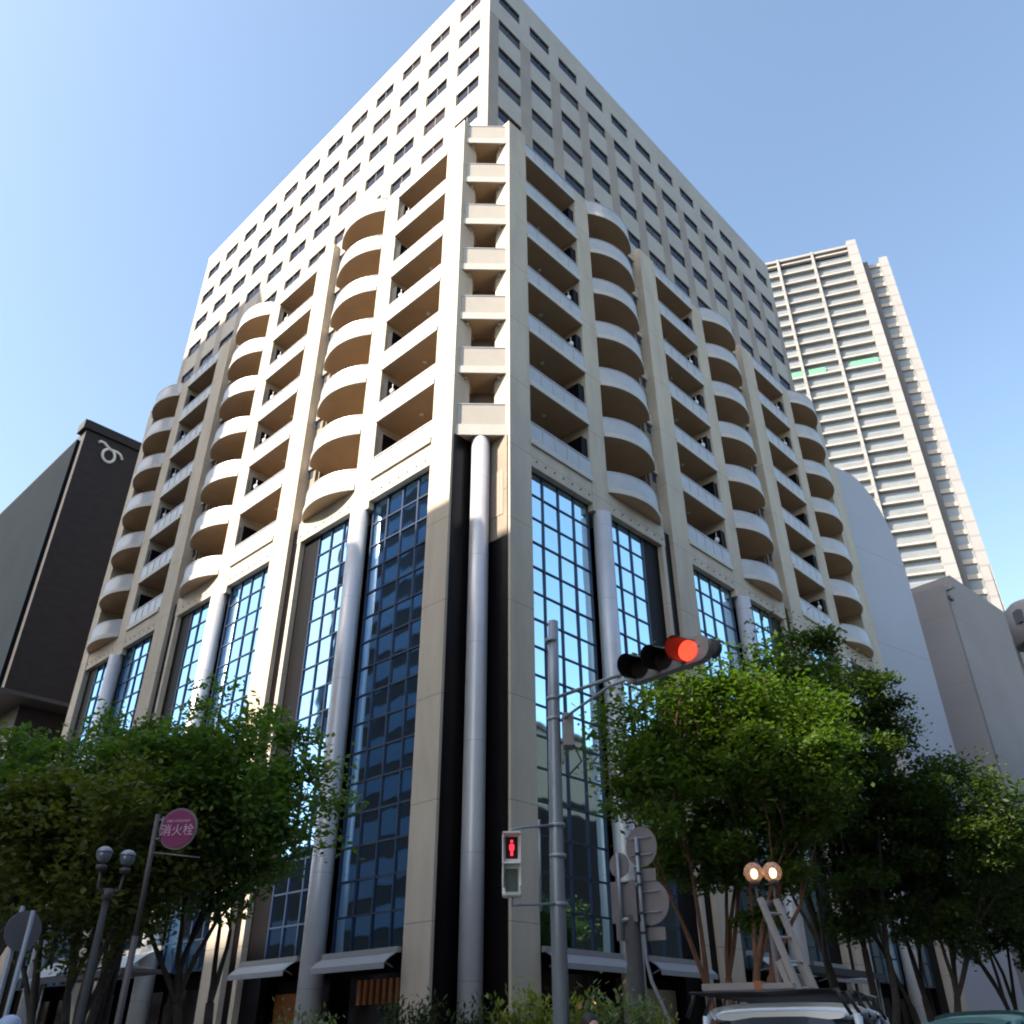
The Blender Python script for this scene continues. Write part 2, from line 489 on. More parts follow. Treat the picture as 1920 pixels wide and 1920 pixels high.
    # thin pilaster line at the tower corner
# windows: nearest hundred as parts, the rest one piece
win_cells.sort(key=lambda t: (t[2] + t[3] * 1.2))
rest_g, rest_f = MB(), MB()
def window_meshes(mbf, mbg, F, u0, u1, z0, z1):
    o0, o1 = -S - .135, -S - .08
    mbg.box(u0 + .05, u1 - .05, o0, o0 + .03, z0 + .05, z1 - .05, F=F)
    t = .05
    mbf.box(u0, u1, o0, o1, z0, z0 + t, F=F); mbf.box(u0, u1, o0, o1, z1 - t, z1, F=F)
    mbf.box(u0, u0 + t, o0, o1, z0 + t, z1 - t, F=F); mbf.box(u1 - t, u1, o0, o1, z0 + t, z1 - t, F=F)
    um = (u0 + u1) / 2
    mbf.box(um - .025, um + .025, o0, o1 - .005, z0 + t, z1 - t, F=F)
for i, (F, si, cj, ri, u0, u1, z0, z1) in enumerate(win_cells):
    if i < 99:
        a, b = MB(), MB()
        window_meshes(a, b, F, u0, u1, z0, z1)
        org = F((u0 + u1) / 2, -S, z0)
        fo = a.build("window", M['frame'], B, org=org)
        rv = random.Random(i).random()
        b.build("pane", M['winglass' if rv < .6 else 'winglass2'], fo, org=org)
    else:
        window_meshes(rest_f, rest_g, F, u0, u1, z0, z1)
rest_f.f += []
wr = rest_f.build("window", M['frame'], B); wr['kind'] = 'stuff'; wr['label'] = "the smaller windows farther along the upper walls"
pr = rest_g.build("pane", M['winglass'], wr, org=WL[wr]); pr['kind'] = 'stuff'

def arc(u0, u1, sag, n=14, back=0.0, reverse=False):
    """plan outline of a shallow bow from u0 to u1"""
    L = (u1 - u0) / 2
    Rr = (L * L + sag * sag) / (2 * sag)
    um = (u0 + u1) / 2
    a0 = math.asin(L / Rr)
    pts = []
    for i in range(n + 1):
        a = -a0 + 2 * a0 * i / n
        pts.append((um + Rr * math.sin(a), Rr * math.cos(a) - (Rr - sag) - back))
    return pts

rnd = random.Random(5)
for si, F in enumerate((FL, FR)):
    G = M['glassL'] if si == 0 else M['glassR']
    for k in range(3):
        U = 2.9 + 11.6 * k
        # --- piers
        u0 = 1.65 if k == 0 else U - 1.5
        ptop = 43.2 if k == 0 else 42.75
        m_ = MB(); m_.box(u0, U, -1.7, 0, 0.15, 22.6, F=F); m_.box(u0, U, -1.95 if k else -.9, 0, 22.6, ptop, F=F)
        m_.build("pier", M['beige'], B, org=F(U, 0, 0.15))
        if k == 2:
            m_ = MB(); m_.box(U + 9.12, U + 10.1, -1.7, 0, 0.15, 22.6, F=F); m_.box(U + 9.12, U + 10.1, -1.95, 0, 22.6, 42.75, F=F)
            m_.build("pier", M['beige'], B, org=F(U + 9.2, 0, 0.15))
        # --- round column and the flat strip above
        cpos = F(U + 4.55, -0.02, 0)
        m_ = MB(); m_.tube([cpos + Vector((0, 0, z)) for z in (0.15, 7, 14, 21.3)], 0.40, n=32)
        m_.build("round_column", M['steel'], B, org=cpos)
        m_ = MB(); m_.box(U + 3.97, U + 5.13, -1.95, -0.015, 21.3, 42.25, F=F)
        m_.build("column_strip", M['beige'], B, org=F(U + 4.5, 0, 21.3))
        # --- beams over the glass
        for (a, b) in ((U + .003, U + 3.967), (U + 5.133, U + (9.4 if k < 2 else 9.117))):
            m_ = MB(); m_.box(a, b, -.7, -.03, 21.66, 22.746, F=F)
            bm_ = m_.build("facade_beam", M['beige'], B, org=F(a, 0, 21.66))
            nb = 7
            for i in range(nb):
                uu = a + (b - a) * (i + .6) / nb
                q = MB(); q.tube([F(uu, -.04, 21.98), F(uu, .0, 21.98)], .045, n=8)
                q.build("bolt", M['bolt'], bm_, org=F(uu, 0, 21.98))
        # --- glazing A
        def glazing(a, b, nu):
            m_ = MB()
            ztop, z, dz = 21.655, 4.15, 1.118
            nz = int(round((ztop - z) / dz)); dz = (ztop - z) / nz
            for i in range(nu):
                for j in range(nz):
                    ua, ub = a + (b - a) * i / nu, a + (b - a) * (i + 1) / nu
                    tl = (rnd.random() - .5) * .012; tt = (rnd.random() - .5) * .010
                    za, zb = z + dz * j, z + dz * (j + 1)
                    m_.face([F(ua, -.36 - tl - tt, za), F(ub, -.36 + tl - tt, za), F(ub, -.36 + tl + tt, zb), F(ua, -.36 - tl + tt, zb)])
            go = m_.build("curtain_wall_glass", G, B, org=F(a, 0, z))
            q = MB()
            for i in range(nu + 1):
                ua = a + (b - a) * i / nu
                q.box(ua - .035, ua + .035, -.40, -.30, z, ztop, F=F)
            for j in range(nz + 1):
                zz = z + dz * j
                for i in range(nu):
                    ua, ub = a + (b - a) * i / nu, a + (b - a) * (i + 1) / nu
                    q.box(ua + .035, ub - .035, -.395, -.31, zz - .03, zz + .03, F=F)
            q.build("mullions", M['bars'], go, org=WL[go])
        glazing(U + .04, U + 3.96, 4)
        glazing(U + 5.14, U + 7.92, 3)
        m_ = MB(); m_.box(U + 7.96, U + 9.115, -.6, -.30, .15, 21.655, F=F)
        m_.build("dark_cladding_panel", M['darkpanel'], B, org=F(U + 8.7, 0, .15))
        if k < 2:
            m_ = MB(); m_.box(U + 9.12, U + 9.38, -.6, -.05, .15, 21.655, F=F)
            m_.build("trim_strip", M['beige'], B, org=F(U + 9.2, 0, .15))
            m_ = MB(); m_.box(U + 9.39, U + 10.095, -1.6, -.22, .16, 22.7, F=F)
            m_.build("slot_stone", M['stone'], B, org=F(U + 9.7, -.3, .15))
            # recess between bays
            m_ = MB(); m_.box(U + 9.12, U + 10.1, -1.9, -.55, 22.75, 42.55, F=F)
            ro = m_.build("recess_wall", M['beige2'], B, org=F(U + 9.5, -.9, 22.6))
            q = MB(); q.tube([F(U + 9.28, -.47, 22.76), F(U + 9.28, -.47, 42.4)], .055, n=8)
            q.build("drainpipe", M['hgrey'], ro, org=WL[ro])
            for z in PZ:
                q = MB(); q2 = MB()
                q.box(U + 9.72, U + 10.02, -1.2, -.53, z - .05, z + .42, F=F)
                q2.box(U + 9.13, U + 10.09, -1.2, -.42, z + .45, z + 1.15, F=F)
                q.build("vent_opening", M['bars'], ro, org=F(U + 9.8, -.9, z))
                q2.build("recess_spandrel", M['beige'], ro, org=F(U + 9.5, -.8, z + .45))
        # --- ground floor shopfront behind the glass line
        m_ = MB(); m_.box(U + .04, U + 3.96, -1.3, -1.2, .16, 3.6, F=F)
        m_.build("shopfront", M['doorglass'], B, org=F(U + 2, -1.2, .15))
        m_ = MB(); m_.box(U + 5.14, U + 8.3, -1.3, -1.2, .16, 3.6, F=F)
        m_.build("shopfront", M['doorglass'], B, org=F(U + 6.7, -1.2, .15))
        # --- balconies
        for j, z in enumerate(PZ):
            # flat bay
            a, b = U + .004, U + 3.966
            m_ = MB(); m_.box(a, b, -1.96, -.02, z + .012, z + .24, F=F)
            so = m_.build("balcony", M['soffit'], B, org=F(a, 0, z))
            q = MB(); q.box(a, b, -.016, .07, z - .02, z + .25, F=F)
            q.build("slab_edge", M['band'], so, org=WL[so])
            q = MB(); q.box(a, b, -.055, -.02, z + .27, z + 1.10, F=F)
            q.build("parapet_panel", M['panel'], so, org=WL[so])
            q = MB()
            q.box(a, b, -.08, .01, z + 1.10, z + 1.15, F=F)
            for i in range(1, 5):
                uu = a + (b - a) * i / 5
                q.box(uu - .025, uu + .025, -.018, .005, z + .25, z + 1.10, F=F)
            q.build("handrail", M['post'], so, org=WL[so])
            if j < 6:
                q = MB(); q.box(a + .6, b - .5, -2.0, -1.965, z + .26, z + 2.45, F=F)
                q.build("sliding_door", M['doorglass'], so, org=WL[so])
                q = MB(); q.box(b - .42, b - .02, -.95, -.12, z + 1.2, z + 2.35, F=F)
                q.build("end_screen", M['darkpanel'], so, org=WL[so])
                q = MB(); lc = F(a + 2.0, -1.0, z + .01)
                q.tube([lc, lc - Vector((0, 0, .05))], .10, n=12); q.build("soffit_lamp", M['white'], so, org=lc)
                if rnd.random() < .35:
                    q = MB(); cc = F(b - .52, -.35, z + 1.75)
                    q.ball(cc, .13, 12, 8, sq=(1, 1, 1.35)); q.tube([cc + Vector((0, 0, .1)), cc + Vector((0, 0, .45))], .02, n=6)
                    q.build("wall_lamp", M['white'], so, org=WL[so])
            # bowed bay
            a, b = U + 5.135, U + 9.113
            out = arc(a, b, .68)
            inn = arc(a, b, .68, back=.06)
            m_ = MB(); m_.prism([(a, -1.96)] + [(p[0], p[1] - .03) for p in out] + [(b, -1.96)], z + .012, z + .24, F=F)
            so = m_.build("balcony", M['soffit'], B, org=F(a, 0, z))
            def shell(o_a, o_b, z0, z1):
                q = MB()
                pa = [(p[0], p[1] + o_a) for p in out]; pb = [(p[0], p[1] + o_b) for p in out]
                n = len(pa)
                for i in range(n - 1):
                    for P0, P1, sm in ((pa, pa, 1), (pb, pb, 1)):
                        q.face([F(*P0[i], z0), F(*P0[i + 1], z0), F(*P0[i + 1], z1), F(*P0[i], z1)], True)
                    for zz in (z0, z1):
                        q.face([F(*pa[i], zz), F(*pa[i + 1], zz), F(*pb[i + 1], zz), F(*pb[i], zz)])
                for i in (0, n - 1):
                    q.face([F(*pa[i], z0), F(*pb[i], z0), F(*pb[i], z1), F(*pa[i], z1)])
                return q
            shell(.05, -.028, z - .02, z + .25).build("slab_edge", M['band'], so, org=WL[so])
            shell(-.02, -.055, z + .27, z + 1.10).build("parapet_panel", M['panel'], so, org=WL[so])
            shell(.0, -.08, z + 1.10, z + 1.15).build("handrail", M['post'], so, org=WL[so])
            if j < 6:
                q = MB(); q.box(a + .5, b - .5, -2.0, -1.965, z + .26, z + 2.45, F=F)
                q.build("sliding_door", M['doorglass'], so, org=WL[so])

# chamfered corner
aC = 1.645
m_ = MB(); m_.prism([(2.32, 1.46), (1.46, 2.32), (2.36, 2.36)], 23.0, 42.6, F=FP)
bw = m_.build("corner_bay", M['louvre'], B)
for z in PZ[:6]:
    q = MB()
    q.prism([(2.10, 1.64), (2.08, 1.62), (1.62, 2.08), (1.64, 2.10)], z + .32, z + 2.5, F=FP)
    q.build("sliding_door", M['doorglass'], bw, org=FP(1.9, 1.9, z))
for j, z in enumerate(PZ):
    zb = z - .15 if j == 0 else z
    D0 = .30
    def cham(o0, o1, z0, z1):
        q = MB()
        a0, a1 = D0 - o0 * 1.4, D0 - o1 * 1.4
        q.prism([(aC - .004, a0), (aC - .004, a1), (a1, aC - .004), (a0, aC - .004)], z0, z1, F=FP)
        return q
    m_ = MB(); m_.prism([(aC - .003, D0 + .01), (aC - .003, .905), (2.89, .905), (2.89, 1.99), (1.99, 1.99), (1.99, 2.89), (.905, 2.89), (.905, aC - .003), (D0 + .01, aC - .003)], zb + .012, z + .3, F=FP)
    so = m_.build("balcony", M['soffit'], B, org=FP(.8, .8, zb))
    so['label'] = "small balcony across the cut corner"
    cham(.09, -.0, zb - .02, z + .36).build("slab_edge", M['band'], so, org=WL[so])
    cham(.03, -.01, z + .40, z + 1.42).build("parapet_panel", M['cpanel'], so, org=WL[so])
    cham(.05, -.03, z + 1.42, z + 1.47).build("handrail", M['post'], so, org=WL[so])
    if j:
        for pa, pb in (((1.58, .55), (2.15, 1.5)), ((.55, 1.58), (1.5, 2.15))):
            q = MB(); q.tube([FP(*pa, z - .07), FP(*pb, z - .07)], .09, n=4, smooth=False)
            q.build("soffit_beam", M['beige'], so, org=WL[so])
cc = (FP(.82, .82, 0) + Vector((0, .52, 0)))
m_ = MB(); m_.tube([Vector((-1.26, 28.25, z)) for z in (.15, 7, 14, 22.58)], .37, n=32)
m_.build("corner_column", M['steel'], B, org=(-1.26, 28.25, .15))
# notch walls: black stone, beige head and louvre on the lit side
m_ = MB(); m_.box(1.60, 1.648, -1.66, -.12, .16, 22.58, F=FL)
m_.build("notch_stone", M['stone'], B)
m_ = MB(); m_.box(1.60, 1.648, -1.66, -.12, .16, 17.9, F=FR)
m_.build("notch_stone", M['stone'], B)
m_ = MB(); m_.box(1.60, 1.648, -1.66, -.12, 17.904, 22.58, F=FR)
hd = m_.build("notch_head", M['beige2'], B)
q = MB()
for i in range(9):
    q.box(1.572, 1.597, -.35 - i * .14 - .05, -.35 - i * .14, 18.9, 20.95, F=FR)
q.box(1.585, 1.598, -1.55, -.3, 18.9, 20.95, F=FR)
q.build("louvre", M['louvre'], hd, org=WL[hd])

# warm wooden shop door and wall between columns (left street, second bay)
m_ = MB(); m_.box(9.3, 11.0, -1.15, -1.05, .16, 3.2, F=FL)
do = m_.build("shop_door", M['wood'], B)
q = MB(); q.tube([FL(10.2, -1.0, 1.0), FL(10.2, -1.0, 1.6)], .02, n=8); q.build("door_handle", M['chrome'], do, org=WL[do])
m_ = MB()
for i in range(9): m_.box(3.6 + i * .32, 3.76 + i * .32, -1.15, -1.05, 2.75, 3.45, F=FL)
m_.build("shop_lattice", M['wood'], B)
m_ = MB(); m_.box(9.2, 11.3, -1.15, -1.05, .2, 3.3, F=FR)
m_.build("shop_wall", M['tan'], B)

# awnings along the shops
def awning(F, a, b, zt, zb, proj, matk, label):
    r_ = root("awning", label, "awning", F((a + b) / 2, 0, zb), group="shop awnings along the base of the corner building")
    m_ = MB()
    n = 10
    P = []
    for i in range(n + 1):
        t = i / n
        o = .02 + proj * t
        z = zt - (zt - zb) * (0.25 * t + 0.75 * t * t)
        P.append((o, z))
    for i in range(n):
        m_.face([F(a, *P[i]), F(b, *P[i]), F(b, *P[i + 1]), F(a, *P[i + 1])], True)
        m_.face([F(a, P[i][0], P[i][1] - .03), F(b, P[i][0], P[i][1] - .03), F(b, P[i + 1][0], P[i + 1][1] - .03), F(a, P[i + 1][0], P[i + 1][1] - .03)], True)
    m_.build("fabric", M[matk], r_)
    q = MB(); q.box(a, b, .02 + proj, .05 + proj, zb - .16, zb - .0, F=F); q.build("valance", M[matk], r_)
    q = MB(); q.box(a - .05, b + .05, 0.003, .14, zt - .02, zt + .14, F=F)
    q.build("cassette", M['grey'], r_)
    for uu in (a + .2, b - .2):
        q = MB(); q.tube([F(uu, .08, zb - .1), F(uu, proj * .6, zb + .0), F(uu, proj, zb + .02)], .025, n=6)
        q.build("folding_arm", M['grey'], r_)
    return r_
awning(FL, 3.0, 6.7, 4.02, 3.72, .55, 'awn', "grey striped awning on the left street, right next to the corner pier")
awning(FL, 8.2, 11.6, 4.06, 3.76, .55, 'awn', "grey awning above the orange wooden shop door")
awning(FL, 17.9, 21.2, 5.0, 4.35, 1.2, 'awnwhite', "white sloping awning behind the pink round sign pole")
awning(FL, 25.2, 27.9, 5.1, 4.3, 1.2, 'awnwhite', "white awning at the far left behind the tree trunk")
awning(FR, 3.0, 6.7, 4.02, 3.72, .55, 'awn', "grey awning directly behind the traffic signal pole")
awning(FR, 8.2, 11.6, 4.06, 3.76, .55, 'awn', "grey awning on the right street beside the reddish tree trunks")
awning(FR, 14.8, 18.2, 4.6, 4.1, 1.0, 'awnwhite', "pale awning behind the roof ladder and lit lamp")
awning(FR, 20.0, 23.0, 4.5, 4.0, 1.0, 'awn', "grey awning farthest along the right street")

# dark cafe canopy bars on the pavement
def canopy(F, a, b, z, label):
    r_ = root("market_canopy", label, "canopy", F((a + b) / 2, 2.5, .15))
    m_ = MB(); m_.box(a, b, 1.6, 3.2, z, z + .12, F=F); m_.box(a, b, 3.2, 3.26, z - .12, z + .1, F=F)
    m_.build("roof", M['concpole'], r_)
    for uu in (a + .15, b - .15):
        q = MB(); q.tube([F(uu, 3.0, .15), F(uu, 3.0, z)], .04, n=8); q.build("post", M['grey'], r_)
canopy(FL, 14.2, 21.5, 3.9, "dark flat canopy on posts in front of the left shops")
canopy(FR, 13.5, 19.5, 3.9, "dark flat canopy on posts in front of the right shops")

# ------------------------------------------------------------------ dark building on the left
D_ = root("dark_brick_building", "windowless dark brick building with a white emblem, beyond the left street", "building", FL(51, 0, 0))
m_ = MB(); m_.prism([(51, 0), (120, 0), (120, 30), (51, 30)], 24.6, 48.9, F=FP)
m_.build("brick_block", M['brick'], D_)
m_ = MB(); m_.box(51.8, 120, .01, .3, 24.55, 48.0, F=FL); m_.build("shaded_side_face", M['brickshade'], D_)  # sheet coloured as the brick standing in shade
m_ = MB(); m_.box(50.85, 52.4, -5.5, .35, 48.9, 49.8, F=FL); m_.box(50.8, 50.98, -30, .1, 48.9, 49.8, F=FL)
m_.build("roof_parapet", M['brick'], D_)
m_ = MB(); m_.box(50.9, 120, -30, .35, 24.3, 24.6, F=FL); m_.build("soffit_edge", M['frame'], D_)
m_ = MB(); m_.prism([(53, 2), (120, 2), (120, 28), (53, 28)], 0, 24.3, F=FP); m_.build("recessed_base", M['brick'], D_)
m_ = MB(); m_.box(51.3, 120, -29, -.3, 18.6, 19.1, F=FL); m_.build("lower_canopy", M['frame'], D_)
# emblem: loop with two curled arms, standing off the wall
def em(pts, r_=.15):
    return [FP(50.93, p[0], p[1]) for p in pts], r_
q = MB()
arm = [(1.25, 48.05), (1.45, 48.25), (1.75, 48.22), (2.05, 48.0), (2.35, 47.82), (2.7, 47.82), (3.0, 47.85), (3.35, 47.7), (3.6, 47.3)]
q.tube(em(arm)[0], .13, n=8)
loop = []
for i in range(15):
    t = R(112) + R(316) * i / 14
    loop.append((2.38 + .55 * math.cos(t), 47.15 + .68 * math.sin(t)))
q.tube(em(loop)[0], .13, n=8)
q.build("emblem", M['white'], D_)

T_ = root("tan_building", "sliver of a tan building at the left edge beyond the dark one", "building", FL(121, 0, 0))
m_ = MB(); m_.prism([(121, -6), (150, -6), (150, 20), (121, 20)], 0, 62, F=FP); wl = m_.build("wall", M['tan'], T_)
m_ = MB(); m_.prism([(120.8, -6.2), (150.2, -6.2), (150.2, 20.2), (120.8, 20.2)], 62, 62.5, F=FP); m_.build("roof_coping", M['beige2'], T_)

# ------------------------------------------------------------------ right neighbours
az = R(55); wd = Vector((math.sin(az), math.cos(az), 0)); wi = Vector((-math.cos(az), math.sin(az), 0))
E0 = C + dR * 36.25
def FW(a, o, z): return E0 + wd * a - wi * o + Vector((0, 0, z))
P_ = root("curved_top_building", "blank blue-grey wall with a rounded top corner, next to the corner building", "building", E0)
out = [(0.9, 0), (0.9, 38.8), (2.2, 38.9)]
for i in range(13):
    t = R(90) * (1 - i / 12)
    out.append((2.6 + 4.5 * math.cos(t), 31.3 + 7.6 * math.sin(t)))
out += [(7.1, 0)]
m_ = MB()
n = len(out)
fr = [FW(a, -.3, z) for a, z in out]; bk = [FW(a, -16, z) for a, z in out]
m_.add(fr + bk, [tuple(range(n)), tuple(range(2 * n - 1, n - 1, -1))] + [(i, (i + 1) % n, n + (i + 1) % n, n + i) for i in range(n)])
m_.build("wall", M['palewall'], P_)
m_ = MB(); m_.box(.0, .895, -8, -.2, 0, 38.7, F=FW); m_.build("end_pier", M['beige'], P_)

az2 = R(48); rd = Vector((math.sin(az2), math.cos(az2), 0)); ri = Vector((-math.cos(az2), math.sin(az2), 0))
E1 = C + dR * 56.2
def FT(a, b, z): return E1 + rd * a + ri * b + Vector((0, 0, z))
Q_ = root("taupe_building", "plain taupe windowless building right of the blue-grey wall", "building", E1)
m_ = MB(); m_.prism([(0, 0), (45, 0), (45, 16), (0, 16)], 0, 35.8, F=FT)
m_.build("wall", M['taupewall'], Q_)
m_ = MB(); m_.prism([(2.6, .1), (44, .1), (44, 15), (2.6, 15)], 35.8, 37.6, F=FT)
m_.build("roof_parapet", M['taupewall'], Q_)
q = MB(); q.tube([FT(.3, -.04, 0), FT(.3, -.04, 35.0)], .07, n=8); q.build("drainpipe", M['hgrey'], Q_)
q = MB(); q.tube([FT(.3, -.1, 35.2), FT(1.0, -.5, 35.6)], .09, n=6); q.box(.2, .9, -.25, .0, 34.4, 34.7, F=FT); q.build("roof_camera", M['frame'], Q_)

tk = root("water_tank", "round grey rooftop water tank at the right edge", "tank", (39.4, 60, 0))
m_ = MB(); m_.tube([(39.4, 60, 27), (39.4, 60, 29.9), (39.4, 60, 30.3)], [1.6, 1.6, 1.2], n=28); m_.build("tank_body", M['taupewall'], tk)
m_ = MB(); m_.tube([(39.4, 60, 0), (39.4, 60, 27)], [1.2, 1.2], n=16); m_.build("tower_leg", M['hgrey'], tk)
m_ = MB(); m_.box(37.85, 38.2, 58.9, 59.6, 28.4, 29.4); m_.build("hatch", M['frame'], tk)
an = root("roof_antenna", "thin whip antenna in the sky right of the high-rise", "antenna", (38.5, 60.5, 0))
m_ = MB(); m_.tube([(38.5, 61.5, 28), (38.5, 61.5, 34.5)], [.05, .02], n=6); m_.build("whip", M['hgrey'], an)
m_ = MB(); m_.tube([(38.5, 61.5, 0), (38.5, 61.5, 28)], .12, n=8); m_.build("mast", M['hgrey'], an)

# ------------------------------------------------------------------ distant high-rise
az3 = R(73); fd = Vector((math.sin(az3), -math.cos(az3), 0)); fi = Vector((math.cos(az3), math.sin(az3), 0))
def FS(t, o, z): return fi * (150 - o) + fd * t + Vector((0, 0, z))
H_ = root("highrise_tower", "very tall pale high-rise with ribbon windows behind the right neighbours", "building", FS(24, 0, 0))
m_ = MB(); m_.box(-4, 35.3, -28, -.55, 0, 152.5, F=FS); m_.build("main_core", M['hglass'], H_)
sl, gl, bk_, rp_ = MB(), MB(), MB(), MB()
NF = 51
for i in range(NF):
    z = 152.9 - 3.0 * i
    sl.box(-4, 33.2, -.5, .28, z, z + .40, F=FS)
    gl.box(-4, 33.2, -.5, -.3, z + .52, z + 1.6, F=FS)
fo = sl.build("floor_slab", M['slabc'], H_); fo['kind'] = 'stuff'
go = gl.build("balcony_glass", M['hpanel'], H_); go['kind'] = 'stuff'
for t in (3.0, 10.5, 18.1, 25.6):
    q = MB(); q.box(t - .25, t + .25, -1.5, .8, 0, 154.6, F=FS); q.build("fin", M['cream'], H_)
q = MB(); q.box(33.25, 35.2, -1.6, 1.0, 0, 155.4, F=FS); q.build("corner_pier", M['cream'], H_)
q = MB(); q.box(-4, 33.2, -28, .5, 154.0, 154.7, F=FS); q.build("roof_edge", M['cream'], H_)
q = MB(); q.box(35.31, 36.9, -14, -1.8, 0, 150.5, F=FS); q.build("shaded_return", M['hgrey'], H_)  # grey colour holds the shade of this recessed side
q = MB(); q.box(36.9, 39.3, -14, -2.8, 0, 150.2, F=FS); q.build("side_core", M['hglass'], H_)
q = MB()
for i in range(NF):
    z = 149.0 - 3.0 * i
    q.box(36.9, 39.3, -2.8, -2.45, z, z + .9, F=FS)
so = q.build("side_slab", M['lightwall'], H_); so['kind'] = 'stuff'
q = MB(); q.box(39.3, 41.0, -15, -1.6, 0, 150.8, F=FS); q.build("corner_pier", M['cream'], H_)
for (a, b, k) in ((19.2, 22.5, 11), (27.5, 32.8, 11), (12.7, 17.8, 11)):
    z = 152.9 - 3.0 * k
    q = MB(); q.box(a, b, .02, .08, z + .5, z + 1.9, F=FS)
    q.build("safety_net", M['green'], H_)

# ------------------------------------------------------------------ buildings across the two streets (seen mirrored in the glass, throwing the shade; some unseen, added for shade)
def block(name, label, F, a0, a1, o0, o1, z1, wallm, bands=True, fh=3.4, top=None):
    r_ = root(name, label, "building", F((a0 + a1) / 2, o0, 0))
    m_ = MB(); m_.box(a0, a1, o0, o1, 0, z1, F=F); m_.build("wall", M[wallm], r_)
    if bands:
        n = int(z1 / fh) - 1
        for i in range(n):
            q = MB(); z = 2.2 + fh * i
            q.box(a0 + .6, a1 - .6, o0 - .08, o0 - .003, z, z + fh * .52, F=F)
            q.build("window_band", M['oppblue'], r_)
    if top:
        q = MB(); q.box(*top[:2], o0 + .01, o1, z1, top[2], F=F); q.build("penthouse", M[wallm], r_)
    if wallm == 'opppale' and F is FR:
        q = MB(); q.box(a0, a1, o0 - .15, o0 - .09, 0, 19.0, F=F); q.build("added_dark_sheet", M['darkpanel'], r_)  # dark sheet added to darken the low reflections in the right glass
    q = MB(); q.box(a0 - .1, a1 + .1, o0 - .1, o1, z1, z1 + .4, F=F); q.build("roof_edge", M['oppdark'], r_)
    return r_
block("office_block", "brown office block with ribbon windows across the left street, seen only mirrored", FL, 33.4, 49, 27, 35, 62, 'oppdark', top=(36.6, 49, 73.5))
block("low_block", "low dark block farther along the left street, seen only mirrored", FL, 49.3, 260, 27, 45, 16, 'oppdark')
block("corner_block", "mid-height block behind the viewer on the left street corner", FL, 2.4, 18.3, 27, 35, 40.5, 'opppale')
block("added_distant_block", "unseen long tall block far behind the viewer, added to shade the street", FL, -15, 75, 75, 88, 64.3, 'oppdark', fh=4.2)  # added out of view to keep the sun off the street
block("added_diagonal_block", "unseen dark office block behind the viewer, added to darken the street", FL, -75, -31, 27, 45, 33, 'oppdark')  # added out of view to cut the light on the podium foot
block("added_side_block", "unseen dark block beside the viewer across the right street, added to darken the street", FR, -22, 13.5, 30.1, 45, 27, 'oppdark')  # added out of view to close off low sky light
block("pale_block", "pale plain block across the right street, seen only mirrored", FR, 34, 190, 30, 48, 25, 'opppale', bands=False)
block("grey_block", "grey banded block across the right street, seen only mirrored", FR, 14, 33.5, 30, 48, 30, 'opppale', fh=3.8)

